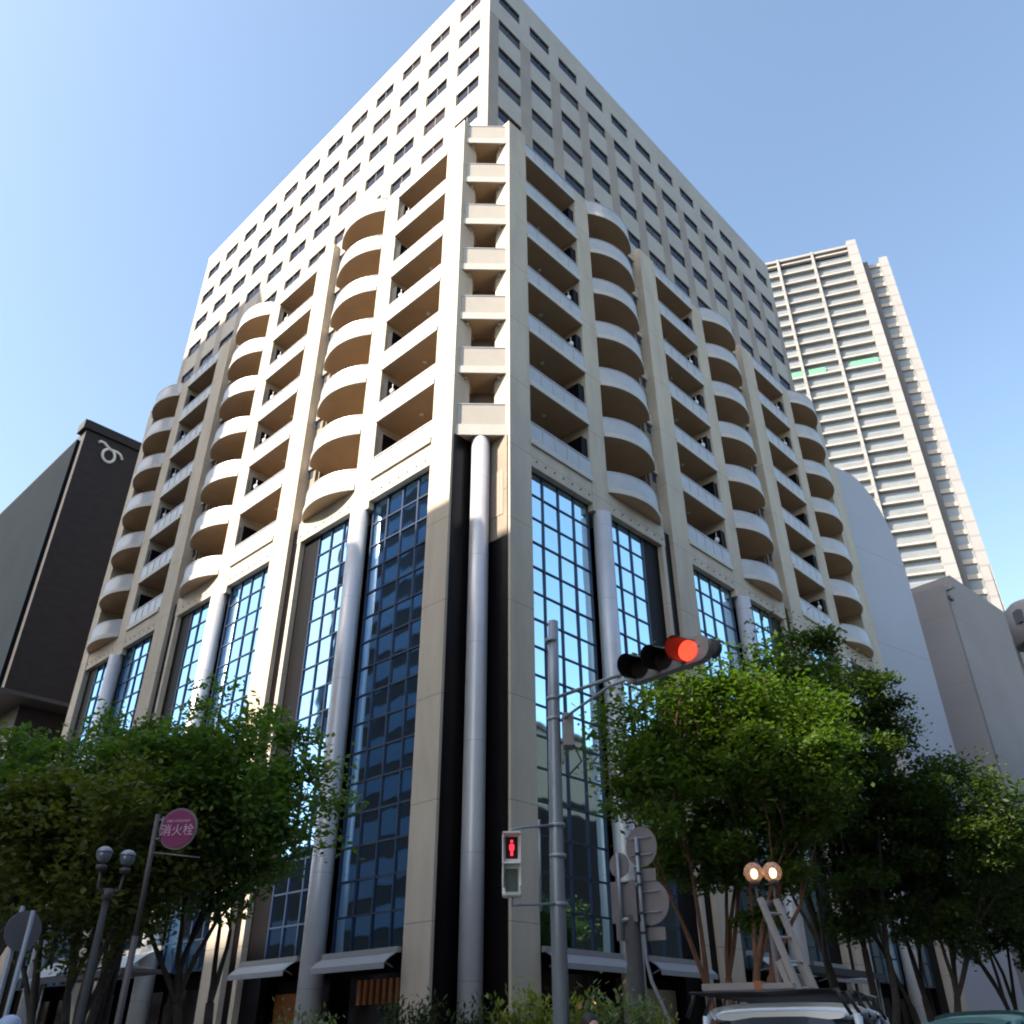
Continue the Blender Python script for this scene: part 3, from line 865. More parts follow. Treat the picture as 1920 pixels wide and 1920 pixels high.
# ------------------------------------------------------------------ trees
def tree(name, label, base, h, rx, ry, zc, nleaf, leafm, barkm, seed, stems=4, lean=(0, 0), lsz=.145, trunk_r=.13, group="street trees along the pavement", fullness=1.0, category="tree"):
    rs = random.Random(seed); nr = np.random.default_rng(seed)
    bx, by = base
    segs = []; tips = []
    def grow(p, d, L, r_, dep, maxd):
        n = 4
        pts = [p.copy()]; rad = [r_]
        q = p.copy(); dd = d.copy()
        for i in range(n):
            dd = (dd + Vector((rs.gauss(0, .10), rs.gauss(0, .10), rs.gauss(0, .05) + .015))).normalized()
            q = q + dd * (L / n)
            pts.append(q.copy()); rad.append(r_ * (1 - .38 * (i + 1) / n))
        segs.append((pts, rad, dep))
        if dep >= 2:
            tips.extend([(pts[k].copy(), dep) for k in (2, 3, 4)])
        if dep >= maxd: return
        nch = rs.choice((2, 3, 3)) if dep < 3 else 2
        for c in range(nch):
            ax = Vector((rs.gauss(0, 1), rs.gauss(0, 1), rs.gauss(0, .35))).normalized()
            nd = (dd + ax * (.42 + .12 * dep) + Vector((0, 0, .10))).normalized()
            grow(q, nd, L * rs.uniform(.62, .85), rad[-1] * .72, dep + 1, maxd)
    for s_ in range(stems):
        a = 2 * math.pi * (s_ + rs.random() * .5) / stems
        sp = .10 if stems > 1 else 0
        d = Vector((math.cos(a) * .30, math.sin(a) * .30, 1)).normalized() if stems > 1 else Vector((0, 0, 1))
        grow(Vector((math.cos(a) * sp, math.sin(a) * sp, 0)), d, 1.0, .09, 0, 5)
    P = np.array([list(t[0]) for t in tips])
    lo, hi = np.percentile(P, 1, axis=0), np.percentile(P, 99, axis=0)
    # fit the skeleton: below zc it stays narrow, above it fills the crown box
    cx, cy = (lo[0] + hi[0]) / 2, (lo[1] + hi[1]) / 2
    sx, sy = 2 * rx / (hi[0] - lo[0]) * .86, 2 * ry / (hi[1] - lo[1]) * .86
    sz = (h * .95) / hi[2]
    def fit(v):
        z = v[2] * sz
        k = min(1.0, max(.0, z / (h * .6)))
        return Vector((bx + lean[0] * min(1, z / h) + (v[0] - cx * k) * sx, by + lean[1] * min(1, z / h) + (v[1] - cy * k) * sy, z + .12))
    r_ = root(name, label, category, (bx, by, .15), group=group)
    m_ = MB()
    for pts, rad, dep in segs:
        if dep > 4: continue
        m_.tube([fit(p) for p in pts], [max(.008, q * trunk_r / .09) for q in rad], n=8 if dep < 2 else 5, caps=False)
    m_.build("trunk", M[barkm], r_)
    T = np.array([list(fit(t[0])) for t in tips if True])
    T = T[T[:, 2] > zc]
    # leaf sprays: part on the twigs, part in flattened clumps through the crown
    n1 = int(nleaf * .42); n2 = nleaf - n1
    wts = nr.random(len(T)) ** 1.5
    idx = nr.choice(len(T), n1, p=wts / wts.sum())
    cenA = T[idx] + nr.normal(0, 1, (n1, 3)) * np.array([.26, .26, .14])
    nb = 95
    d3 = nr.normal(0, 1, (nb, 3)); d3 /= np.linalg.norm(d3, axis=1)[:, None]
    rr = nr.random((nb, 1)) ** .45
    tx, ty = bx + lean[0], by + lean[1]
    zm, hz = (zc + h) / 2 + .1, (h - zc) / 2
    bc = np.array([tx, ty, zm]) + d3 * rr * np.array([rx * .92, ry * .92, hz * .92])
    narrow = np.clip((bc[:, 2] - zc) / (hz * .9), .35, 1.0)
    bc[:, 0] = tx + (bc[:, 0] - tx) * narrow ** .6; bc[:, 1] = ty + (bc[:, 1] - ty) * narrow ** .6
    bs = nr.uniform(.28, .62, nb)
    ib = nr.choice(nb, n2, p=(bs ** 2) / (bs ** 2).sum())
    dv = nr.normal(0, 1, (n2, 3)); dv /= np.linalg.norm(dv, axis=1)[:, None]
    cenB = bc[ib] + dv * (nr.random((n2, 1)) ** .5) * bs[ib][:, None] * np.array([1.25, 1.25, .55])
    cen = np.concatenate([cenA, cenB])
    q_ = ((cen[:, 0] - tx) / (rx * 1.15)) ** 2 + ((cen[:, 1] - ty) / (ry * 1.15)) ** 2
    keep = (cen[:, 2] < h * 1.04) & (cen[:, 2] > zc - .4) & (q_ < 1.15)
    cen = cen[keep]; N = len(cen)
    yaw = nr.random(N) * 2 * math.pi
    tilt = nr.normal(-.1, .45, N); rollv = nr.normal(0, .45, N)
    ax = np.stack([np.cos(yaw) * np.cos(tilt), np.sin(yaw) * np.cos(tilt), np.sin(tilt)], 1)
    side = np.stack([-np.sin(yaw) * np.cos(rollv), np.cos(yaw) * np.cos(rollv), np.sin(rollv)], 1)
    L = lsz * nr.uniform(.65, 1.35, N)[:, None]; W = L * .55
    v = np.empty((N, 4, 3))
    v[:, 0] = cen - ax * L * .5; v[:, 1] = cen + side * W * .5; v[:, 2] = cen + ax * L * .5; v[:, 3] = cen - side * W * .5
    v -= np.array([bx, by, .15])
    me = bpy.data.meshes.new("crown")
    me.vertices.add(N * 4); me.loops.add(N * 4); me.polygons.add(N)
    me.vertices.foreach_set("co", v.reshape(-1))
    me.loops.foreach_set("vertex_index", np.arange(N * 4, dtype=np.int32))
    me.polygons.foreach_set("loop_start", np.arange(0, N * 4, 4, dtype=np.int32))
    me.polygons.foreach_set("loop_total", np.full(N, 4, dtype=np.int32))
    me.update(calc_edges=True)
    me.materials.append(M[leafm])
    o = bpy.data.objects.new("crown", me); COL.objects.link(o); o.parent = r_
    return r_

tree("zelkova_tree", "sunlit green tree with reddish trunks in front of the right glass bays", (4.25, 19), 9.3, 3.0, 2.6, 3.1, 50000, 'leafA', 'barkred', 3, lean=(.35, 0), trunk_r=.12)
tree("zelkova_tree", "taller shaded green tree just right of the sunlit one", (8.3, 23.5), 12.0, 2.9, 2.6, 3.4, 46000, 'leafB', 'bark', 11, lean=(.2, 0))
tree("zelkova_tree", "shaded tree in front of the blank blue-grey wall", (10.3, 24.5), 8.6, 3.1, 2.6, 2.9, 42000, 'leafB', 'bark', 21, lean=(.8, 0))
tree("zelkova_tree", "shaded tree at the right edge before the taupe building", (14.3, 28.5), 8.3, 3.3, 2.8, 2.9, 42000, 'leafB', 'bark', 8, lean=(1.2, 0))
tree("zelkova_tree", "small shaded tree rightmost behind the teal car", (16.8, 30.5), 7.6, 2.6, 2.6, 2.9, 26000, 'leafB', 'bark', 31, lean=(.8, 0))
tree("zelkova_tree", "green tree left of the corner with a forked leaning trunk", (-5.9, 18), 7.9, 2.4, 2.5, 3.5, 32000, 'leafL', 'bark', 5, lean=(.1, 0), stems=3)
tree("zelkova_tree", "tree on the left street between two others", (-8.4, 19.5), 8.1, 2.4, 2.4, 3.4, 30000, 'leafL', 'bark', 14, lean=(0, 0), stems=3)
tree("zelkova_tree", "olive leaved tree behind the twin globe lamp at left", (-7.4, 16.2), 6.1, 1.9, 2.0, 2.6, 23000, 'leafC', 'bark', 17, stems=2)
tree("zelkova_tree", "tree cut by the left edge of the picture", (-10.6, 18), 7.3, 2.3, 2.3, 3.1, 28000, 'leafL', 'bark', 23, stems=3)

def shrub(name, label, c, h, r_, n, lm, seed, lsz=.09, pot=False):
    nr = np.random.default_rng(seed)
    rt_ = root(name, label, "shrub", (c[0], c[1], .15), group="shrubs in front of the building")
    st = MB()
    tips = []
    for i in range(16):
        a = nr.random() * 6.28; rr = r_ * nr.random() ** .5
        tip = Vector((c[0] + math.cos(a) * rr, c[1] + math.sin(a) * rr, .15 + h * nr.uniform(.62, 1.0)))
        st.tube([(c[0], c[1], .15 if not pot else .6), (c[0] + math.cos(a) * rr * .4, c[1] + math.sin(a) * rr * .4, h * .5), tip], [.02, .013, .005], n=5, caps=False)
        tips.append(tip)
    st.build("stem", M['bark'], rt_)
    T = np.array([list(t) for t in tips])
    idx = nr.integers(0, len(T), n)
    t_ = nr.random((n, 1)) ** .6
    basep = np.array([c[0], c[1], .15 + h * .25])
    cen = basep + (T[idx] - basep) * t_ + nr.normal(0, 1, (n, 3)) * .11
    yaw = nr.random(n) * 6.28; tilt = nr.normal(.5, .4, n)
    ax = np.stack([np.cos(yaw) * np.cos(tilt), np.sin(yaw) * np.cos(tilt), np.sin(tilt)], 1)
    side = np.stack([-np.sin(yaw), np.cos(yaw), np.zeros(n)], 1)
    L = lsz * nr.uniform(.7, 1.4, n)[:, None]
    v = np.empty((n, 4, 3))
    v[:, 0] = cen - ax * L * .5; v[:, 1] = cen + side * L * .18; v[:, 2] = cen + ax * L * .5; v[:, 3] = cen - side * L * .18
    v -= np.array([c[0], c[1], .15])
    me = bpy.data.meshes.new("foliage")
    me.from_pydata(v.reshape(-1, 3).tolist(), [], [(4 * i, 4 * i + 1, 4 * i + 2, 4 * i + 3) for i in range(n)])
    me.materials.append(M[lm])
    o = bpy.data.objects.new("foliage", me); COL.objects.link(o); o.parent = rt_
    if pot:
        q = MB(); q.tube([(c[0], c[1], .15), (c[0], c[1], .65)], [.22, .32], n=20); q.build("pot", M['terracotta'], rt_)
    return rt_
shrub("planter_shrub", "yellow green shrub at the foot of the signal pole", (.35, 15.2), 2.15, .85, 5200, 'leafY', 1, .12)
shrub("planter_shrub", "grey green feathery shrub beneath the road signs", (1.6, 14.2), 2.22, .6, 4200, 'leafG', 2, .12)
shrub("planter_shrub", "small pale shrub in a terracotta pot by the sign pole", (2.15, 14.8), 2.0, .3, 1200, 'leafY', 3, .1, pot=True)
shrub("planter_shrub", "dark shrub at the foot of the beige corner pier", (-1.6, 16.2), 2.1, .5, 2600, 'leafD', 4, .12)
shrub("planter_shrub", "grey green shrub before the left round column", (-3.2, 16.2), 2.05, .7, 3600, 'leafG', 5, .11)
shrub("planter_shrub", "dark shrub beside the round corner column", (-.75, 16.4), 2.1, .4, 2200, 'leafD', 6, .12)

# ------------------------------------------------------------------ traffic signal
TS = root("traffic_signal", "grey pole with a horizontal signal showing red over the crossing", "traffic light", (.72, 14, .15))
q = MB(); q.tube([(.66, 14, .15), (.66, 14, 3.6), (.69, 14, 6.6), (.72, 14, 8.0)], [.125, .115, .10, .088], n=20); q.build("pole", M['galv'], TS)
for z in (3.37, 4.05, 4.5, 6.2, 6.55, 7.6):
    q = MB(); q.tube([(.68, 14, z), (.68, 14, z + .06)], .132 if z < 5 else .112, n=20)
    q.build("band_clamp", M['galv'], TS)
ad = Vector((.68, -.73, 0)).normalized(); fcv = Vector((-.73, -.68, 0)).normalized()
p0 = Vector((.72, 14, 6.6))
q = MB()
q.tube([p0 + ad * .05, p0 + ad * 1.4, p0 + ad * 3.0], .03, n=10)
q.tube([p0 + ad * .1 + Vector((0, 0, -.42)), p0 + ad * .45 + Vector((0, 0, -.32)), p0 + ad * 1.2 + Vector((0, 0, -.13)), p0 + ad * 2.0 + Vector((0, 0, -.1))], .024, n=8)
q.tube([p0 + ad * .75 + Vector((0, 0, 0)), p0 + ad * .9 + Vector((0, 0, -.2))], .016, n=6)
q.build("signal_arm", M['galv'], TS)
q = MB()
q.box(.82, 1.0, 13.85, 14.15, 5.75, 6.3); q.box(.80, .83, 13.9, 14.1, 5.5, 5.8)
bx_ = q.build("control_box", M['grey'], TS, bevel=.02)
q = MB(); q.tube([(.98, 13.9, 5.8), (1.1, 13.9, 5.5), (.9, 13.95, 5.3)], .015, n=6); q.build("cable", M['black'], TS)
# housing with three lamps
hp = p0 + ad * 2.33 + Vector((0, 0, -.02))
q = MB()
N_ = 24
ring = []
hl, hr = .62, .20
for s_ in (1, -1):
    for i in range(N_ // 2 + 1):
        a = -math.pi / 2 + math.pi * i / (N_ // 2)
        ring.append((s_ * (hl - 0.0) + s_ * hr * math.cos(a) * 1.0, s_ * hr * math.sin(a)))
V = []
for k in (-.13, .02):
    for (a, b) in ring: V.append(hp + ad * a + Vector((0, 0, b)) + fcv * k)
nn_ = len(ring)
q.add(V, [tuple(range(nn_)), tuple(range(2 * nn_ - 1, nn_ - 1, -1))] + [(i, (i + 1) % nn_, nn_ + (i + 1) % nn_, nn_ + i) for i in range(nn_)])
ho = q.build("signal_housing", M['grey'], TS)
for i, s_ in enumerate((-.46, 0, .46)):
    c_ = hp + ad * s_ + fcv * .02
    q = MB(); q.disc(c_ + fcv * .02, fcv, .155, th=.04)
    q.build("lens", M['redlit'] if i == 2 else M['darklens'], ho, org=WL[ho])
    # cut visor: open at the bottom
    q = MB(); n_ = 26
    x_ = fcv.cross(Vector((0, 0, 1))).normalized(); y_ = Vector((0, 0, 1))
    for rr in (.175, .165):
        pts = []
        for j in range(n_ + 1):
            a = R(-65) + R(205) * j / n_
            e = x_ * math.cos(a) * rr + y_ * math.sin(a) * rr
            ln = .34 + .06 * math.sin(a)
            pts.append((c_ + e, c_ + e + fcv * ln - Vector((0, 0, .05))))
        for j in range(n_):
            q.face([pts[j][0], pts[j + 1][0], pts[j + 1][1], pts[j][1]], True)
    q.build("visor", M['black'], ho, org=WL[ho])
q = MB(); q.tube([hp + ad * .75 - fcv * .1, hp + ad * .75 - fcv * .22], .14, n=20); q.build("rear_cover", M['concpole'], ho, org=WL[ho])

# pedestrian signal on brackets of the same pole
PS = root("pedestrian_signal", "white pedestrian signal with red standing figure, bracketed left of the pole", "pedestrian light", (-.03, 13.8, 3.5))
q = MB(); q.box(-.17, .12, 13.68, 13.95, 3.93, 4.36); q.box(-.17, .12, 13.68, 13.95, 3.48, 3.915)
q.build("housing", M['white'], PS, bevel=.035)
q = MB(); q.box(-.115, .065, 13.665, 13.675, 3.99, 4.30); q.build("lens", M['darklens'], PS)
q = MB(); q.box(-.045, -.005, 13.655, 13.662, 4.03, 4.2); q.disc((-.025, 13.658, 4.235), (0, 1, 0), .022, th=.008, n=14)
q.box(-.062, .012, 13.656, 13.661, 4.11, 4.19)
q.build("red_figure", M['redglow'], PS)
q = MB(); q.box(-.115, .065, 13.665, 13.675, 3.54, 3.85); q.build("lens", M['greylens'], PS)
q = MB()
for z in (3.90, 4.33):
    q.box(-.16, .11, 13.50, 13.68, z, z + .02)
for xx in (-.165, .095):
    q.box(xx, xx + .015, 13.56, 13.68, 3.6, 4.33)
q.build("visor", M['white'], PS)
q = MB()
q.tube([(.62, 13.9, 4.52), (.1, 13.85, 4.47), (-.02, 13.82, 4.44), (-.02, 13.82, 4.34)], .02, n=8)
q.tube([(.62, 13.9, 3.40), (.1, 13.85, 3.38), (-.02, 13.82, 3.36), (-.02, 13.82, 3.5)], .02, n=8)
q.tube([(.40, 13.9, 3.30), (.40, 13.9, 4.6)], .022, n=8)
q.build("bracket", M['galv'], PS)

# ------------------------------------------------------------------ road sign group, seen from behind
SG = root("road_sign_post", "curved thin post carrying the backs of two round signs and small plates", "sign", (2.62, 16, .15))
q = MB(); q.tube([(2.62, 16, .15), (2.58, 16, 1.6), (2.40, 16, 2.15), (2.25, 16, 2.5), (2.19, 16, 2.8), (2.17, 16, 3.6), (2.17, 16, 4.75)], .032, n=10); q.build("post", M['galv'], SG)
nf = Vector((.55, .84, 0)).normalized()
sd_ = Vector((.84, -.55, 0))
q = MB(); q.disc((2.26, 16.06, 4.60), nf, .30, th=.015, ex=1.12); q.build("sign_plate", M['galv2'], SG)
q = MB(); q.disc((2.33, 16.06, 3.70), nf, .36, th=.015, ex=1.0); q.build("sign_plate", M['galv2'], SG)
def plate(c, hw, hh, parent, mt='galv2', name="plate"):
    c = Vector(c); q = MB()
    P = [c + sd_ * a + Vector((0, 0, b)) + nf * k for k in (-.007, .007) for a, b in ((-hw, -hh), (hw, -hh), (hw, hh), (-hw, hh))]
    q.add(P, [(0, 1, 2, 3), (7, 6, 5, 4), (0, 1, 5, 4), (1, 2, 6, 5), (2, 3, 7, 6), (3, 0, 4, 7)])
    return q.build(name, M[mt], parent)
for zc_, xx in ((4.74, 2.24), (4.46, 2.24), (3.86, 2.31), (3.54, 2.31)):
    q = MB(); c_ = Vector((xx, 16.03, zc_)); q.tube([c_ - sd_ * .2, c_ + sd_ * .22], .012, n=6); q.build("stiffener", M['galv'], SG)
plate((2.29, 16.06, 4.13), .20, .10, SG)
plate((2.40, 16.06, 3.21), .17, .10, SG)
for z in (4.45, 3.95, 3.5, 4.13, 3.2):
    q = MB(); q.tube([(2.17, 16, z), (2.17, 16, z + .04)], .045, n=10); q.build("clamp", M['concpole'], SG)

SG2 = root("road_sign_post", "thick dark pole with the backs of a small round and a square sign", "sign", (2.0, 16.15, .15))
q = MB(); q.tube([(2.02, 16.2, .15), (2.02, 16.2, 3.5)], [.15, .135], n=20); q.build("pole", M['concpole'], SG2)
q = MB(); q.tube([(1.83, 16.1, 3.1), (1.83, 16.1, 4.5)], .03, n=10); q.tube([(1.83, 16.1, 4.02), (2.17, 16.1, 4.06)], .025, n=8); q.tube([(1.83, 16.1, 3.42), (2.1, 16.15, 3.46)], .04, n=8)
q.build("post", M['galv'], SG2)
q = MB(); q.disc((1.86, 16.16, 4.31), nf, .19, th=.015, ex=1.1); q.build("sign_plate", M['galv2'], SG2)
plate((1.90, 16.16, 3.72), .24, .33, SG2)
plate((1.87, 16.16, 3.26), .14, .14, SG2)

# ------------------------------------------------------------------ hydrant sign (pink disc)
HS = root("hydrant_sign", "round magenta sign with white characters on a slim brown post", "sign", (-5.15, 13, .15))
q = MB(); q.tube([(-5.15, 13, .15), (-5.15, 13, 2.9)], .045, n=12); q.tube([(-5.15, 13, 2.9), (-5.18, 13, 4.5)], .036, n=12); q.build("post", M['brownpole'], HS)
cS = Vector((-4.83, 12.96, 4.29)); nS = Vector((-.12, -1, -.05)).normalized()
q = MB(); q.disc(cS, nS, .285, th=.03, n=40); dsc = q.build("sign_rim", M['signrim'], HS)
q = MB(); q.disc(cS + nS * .02, nS, .255, th=.012, n=40); q.build("sign_face", M['magenta'], HS)
def text(body, size, loc, parent, mt, name="lettering"):
    cu = bpy.data.curves.new(name, 'FONT')
    cu.body = body; cu.size = size; cu.align_x = 'CENTER'; cu.align_y = 'CENTER'; cu.extrude = .003
    o = bpy.data.objects.new(name, cu); COL.objects.link(o)
    dg = bpy.context.evaluated_depsgraph_get()
    me = bpy.data.meshes.new_from_object(o.evaluated_get(dg))
    COL.objects.unlink(o); bpy.data.objects.remove(o)
    t = bpy.data.objects.new(name, me); COL.objects.link(t)
    me.materials.clear(); me.materials.append(M[mt])
    t.parent = parent
    z_ = nS; x_ = Vector((0, 0, 1)).cross(z_).normalized(); y_ = z_.cross(x_)
    mm = Matrix((x_, y_, z_)).transposed().to_4x4()
    t.matrix_local = Matrix.Translation(Vector(loc) - WL[parent]) @ mm
    return t
text("消火栓", .168, cS + nS * .031 + Vector((0, 0, -.03)), HS, 'signwhite')
text("FIRE HYDRANT", .052, cS + nS * .031 + Vector((0, 0, .105)), HS, 'signwhite')
q = MB(); q.tube([(-5.17, 13, 4.42), (-5.08, 12.97, 4.42)], .012, n=6); q.tube([(-5.17, 13, 4.16), (-5.08, 12.97, 4.16)], .012, n=6); q.tube([(-5.08, 12.97, 4.12), (-5.08, 12.97, 4.46)], .014, n=6)
q.tube([(-5.17, 13, 3.98), (-4.45, 12.97, 3.90)], .010, n=6); q.build("bracket", M['galv2'], HS)

# left round sign from behind
BS = root("round_sign_back", "back of a round sign on two thin posts at the bottom left", "sign", (-6.2, 12, .15))
q = MB(); q.disc((-6.20, 12.03, 2.87), Vector((-.80, .60, 0)), .23, th=.015, n=36, ex=1.0); q.build("sign_plate", M['galv2'], BS)
q = MB(); q.tube([(-6.27, 12, .15), (-6.27, 12, 3.15)], .028, n=10); q.build("post", M['galv'], BS)
q = MB(); q.tube([(-6.12, 12, .15), (-6.12, 12, 3.1)], .03, n=10); q.build("post", M['galv'], BS)

# ------------------------------------------------------------------ twin globe lamps
def twin_lamp(x, y, z, label, lit, spread):
    r_ = root("street_lamp", label, "street lamp", (x, y, .15), group="twin globe street lamps")
    q = MB(); q.tube([(x, y, .15), (x, y, 1.2), (x, y, z - .45)], [.065, .055, .045], n=14); q.build("pole", M['brownpole'] if lit else M['concpole'], r_)
    q = MB()
    for s_ in (-1, 1):
        q.tube([(x, y, z - .5), (x + spread[0] * s_ * .9, y + spread[1] * s_ * .9, z - .42), (x + spread[0] * s_, y + spread[1] * s_, z - .16)], .02, n=8)
    q.tube([(x, y, z - .56), (x, y, z - .42)], .07, n=14)
    q.build("arm", M['brownpole'], r_)
    for s_ in (-1, 1):
        c_ = (x + spread[0] * s_, y + spread[1] * s_, z)
        q = MB(); q.ball(c_, .155 if lit else .105, 24, 14); gl_ = q.build("globe", M['globe'] if lit else M['lamp_clear'], r_)
        q = MB(); q.tube([(c_[0], c_[1], c_[2] - .19), (c_[0], c_[1], c_[2] - .13)], .075, n=16); q.build("collar", M['brownpole'], r_)
        q = MB(); q.ball((c_[0] + .01, c_[1], c_[2] - .02), .06, 12, 8, sq=(1, 1, 1.3)); q.build("bulb", M['bulb'] if lit else M['white'], gl_, org=WL[gl_])
        if not lit:
            q = MB(); q.ball((c_[0], c_[1], c_[2] + .03), .112, 20, 10, sq=(1, 1, .8)); 
            q.v = [(a, b, max(c, c_[2] + .03)) for a, b, c in q.v]
            q.build("cap", M['galv'], r_)
    return r_
twin_lamp(4.05, 15, 4.0, "twin globe street lamp with both bulbs lit, above the ladder", True, (.145, -.03))
twin_lamp(-5.66, 13, 3.92, "unlit twin globe street lamp with silver caps left of the pink sign", False, (.115, .13))

# ------------------------------------------------------------------ ladder
LD = root("ladder", "aluminium extension ladder leaning up to the lit twin lamp", "ladder", (4.45, 11.6, 0))
top = Vector((3.30, 12.15, 3.22)); bot = Vector((4.02, 11.3, .02))
ax_ = (top - bot); Lh = ax_.length; ax_.normalize()
wv = Vector((.80, .6, 0)); wv = (wv - ax_ * wv.dot(ax_)).normalized()
nvv = ax_.cross(wv).normalized()
def rail(off, a, b, wdt=.028, dpt=.035, o2=0):
    q = MB(); p_, q__ = bot + wv * off + ax_ * a + nvv * o2, bot + wv * off + ax_ * b + nvv * o2
    V = [e + wv * sx + nvv * sy for e in (p_, q__) for sx, sy in ((-wdt, -dpt), (wdt, -dpt), (wdt, dpt), (-wdt, dpt))]
    q.add(V, [(0, 1, 2, 3), (7, 6, 5, 4), (0, 4, 5, 1), (1, 5, 6, 2), (2, 6, 7, 3), (3, 7, 4, 0)])
    return q
rail(-.16, 0, Lh).build("rail", M['alu'], LD); rail(.16, 0, Lh).build("rail", M['alu'], LD)
rail(-.20, 0, Lh * .78, o2=.08).build("rail", M['alu'], LD); rail(.20, 0, Lh * .78, o2=.08).build("rail", M['alu'], LD)
for i in range(int(Lh / .3)):
    q = MB(); c_ = bot + ax_ * (.2 + .3 * i); q.tube([c_ - wv * .16, c_ + wv * .16], .016, n=6); q.build("rung", M['alu'], LD)

# ------------------------------------------------------------------ cars
def car(name, label, loc, rz, length, width, roof_z, paint, rack=False, bonnet=1.05):
    r_ = root(name, label, "car", loc, group="cars on the street")
    L2, W2 = length / 2, width / 2
    ca, sa = math.cos(rz), math.sin(rz)
    def F(x, y, z): return Vector((loc[0] + ca * x - sa * y, loc[1] + sa * x + ca * y, loc[2] + z))
    # side outline sections: (x, half width, z_low, z_high)
    def loft(secs, n=10, pw=4.0):
        q = MB(); rings = []
        for (x, hw, z0, z1) in secs:
            ring = []
            for i in range(20):
                a = 2 * math.pi * i / 20
                cx_, cz_ = math.cos(a), math.sin(a)
                k = (abs(cx_) ** pw + abs(cz_) ** pw) ** (-1 / pw)
                ring.append(F(x, hw * cx_ * k, (z0 + z1) / 2 + (z1 - z0) / 2 * cz_ * k))
            rings.append(ring)
        V = [p for r in rings for p in r]; nr_ = 20
        Fc = [(i * nr_ + j, i * nr_ + (j + 1) % nr_, (i + 1) * nr_ + (j + 1) % nr_, (i + 1) * nr_ + j) for i in range(len(rings) - 1) for j in range(nr_)]
        q.add(V, Fc, True); q.add(rings[0], [tuple(range(nr_))]); q.add(rings[-1], [tuple(range(nr_))])
        return q
    hb = bonnet
    loft([(-L2, W2 * .86, .45, hb * .9), (-L2 + .15, W2 * .96, .3, hb), (-L2 * .5, W2, .25, hb + .03), (0, W2, .25, hb + .02), (L2 * .5, W2, .25, hb - .02), (L2 - .35, W2 * .95, .28, hb - .1), (L2, W2 * .84, .42, hb - .22)]).build("body", paint, r_)
    cab0, cab1 = -L2 * .92, L2 * .46
    zr = roof_z
    loft([(cab0, W2 * .86, hb - .05, hb + .1), (cab0 + .25, W2 * .86, hb - .05, zr - .10), (cab0 + .6, W2 * .84, hb - .05, zr - .055), (0, W2 * .83, hb - .05, zr - .045), (cab1 - .75, W2 * .83, hb - .05, zr - .08), (cab1 - .1, W2 * .86, hb - .05, hb + .12), (cab1 + .1, W2 * .86, hb - .05, hb + .02)], pw=3.5).build("windows", M['carglass'], r_)
    rf = loft([(cab0 + .22, W2 * .70, zr - .16, zr - .09), (cab0 + .35, W2 * .80, zr - .17, zr - .03), (cab0 + .8, W2 * .83, zr - .17, zr), (0, W2 * .83, zr - .17, zr + .01), (cab1 - 1.0, W2 * .80, zr - .17, zr - .02), (cab1 - .72, W2 * .68, zr - .15, zr - .07)], pw=3.2).build("roof", paint, r_)
    for s_ in (-1, 1):
        for xa, xb in ((cab1 - .05, cab1 - .8), (.25, .2), (cab0 + .05, cab0 + .3), (-L2 * .45, -L2 * .45)):
            q = MB(); q.tube([F(xa, s_ * W2 * .875, hb), F(xb, s_ * W2 * .80, zr - .1)], .035, n=6)
            q.build("pillar", paint, r_)
        q = MB(); q.ball(F(cab1 - .1, s_ * (W2 + .12), hb + .12), .12, 12, 8, sq=(.7, 1, .8)); q.build("mirror", paint, r_)
        q = MB(); q.ball(F(L2 - .12, s_ * W2 * .68, hb - .3), .14, 12, 8, sq=(.8, 1.1, .7)); q.build("headlight", M['chrome'], r_)
        for xx in (-L2 * .60, L2 * .62):
            q = MB(); a_, b_ = F(xx, s_ * (W2 - .2), .33), F(xx, s_ * (W2 + .01), .33); q.tube([a_, b_], .33, n=26); wo = q.build("wheel", M['rubber'], r_)
            q = MB(); a_, b_ = F(xx, s_ * (W2 - .1), .33), F(xx, s_ * (W2 + .022), .33); q.tube([a_, b_], .2, n=20); q.build("rim", M['chrome'], wo, org=WL[wo])
    q = MB(); q.box(L2 - .02, L2 + .02, -W2 * .45, W2 * .45, hb - .42, hb - .22, F=F); q.build("grille", M['black'], r_)
    q = MB(); q.box(L2 - .05, L2 + .05, -W2 * .8, W2 * .8, .3, .5, F=F); q.build("bumper", M['black'], r_)
    if rack:
        q = MB()
        for s_ in (-1, 1):
            q.tube([F(cab0 + .3, s_ * W2 * .74, zr + .09), F(cab1 - 1.0, s_ * W2 * .74, zr + .09)], .02, n=8)
            for k in range(5): q.tube([F(cab0 + .45 + k * .52, s_ * W2 * .84, zr - .12), F(cab0 + .45 + k * .52, s_ * W2 * .76, zr + .02), F(cab0 + .45 + k * .52, s_ * W2 * .74, zr + .09)], .018, n=6)
        for k in range(9): q.tube([F(cab0 + .35 + k * .29, -W2 * .74, zr + .07), F(cab0 + .35 + k * .29, W2 * .74, zr + .07)], .014, n=6)
        q.build("roof_rack", M['black'], r_)
    return r_, F
suv, FSUV = car("suv", "pale blue-white off-road car with black roof rack at the bottom right", (2.62, 9.7, 0), R(-118), 4.0, 1.78, 1.95, M['carwhite'], rack=True)
car2, FC2 = car("teal_car", "teal hatchback showing only its roof at the lower right corner", (5.25, 11.3, 0), R(-160), 4.0, 1.66, 1.92, M['carteal'])
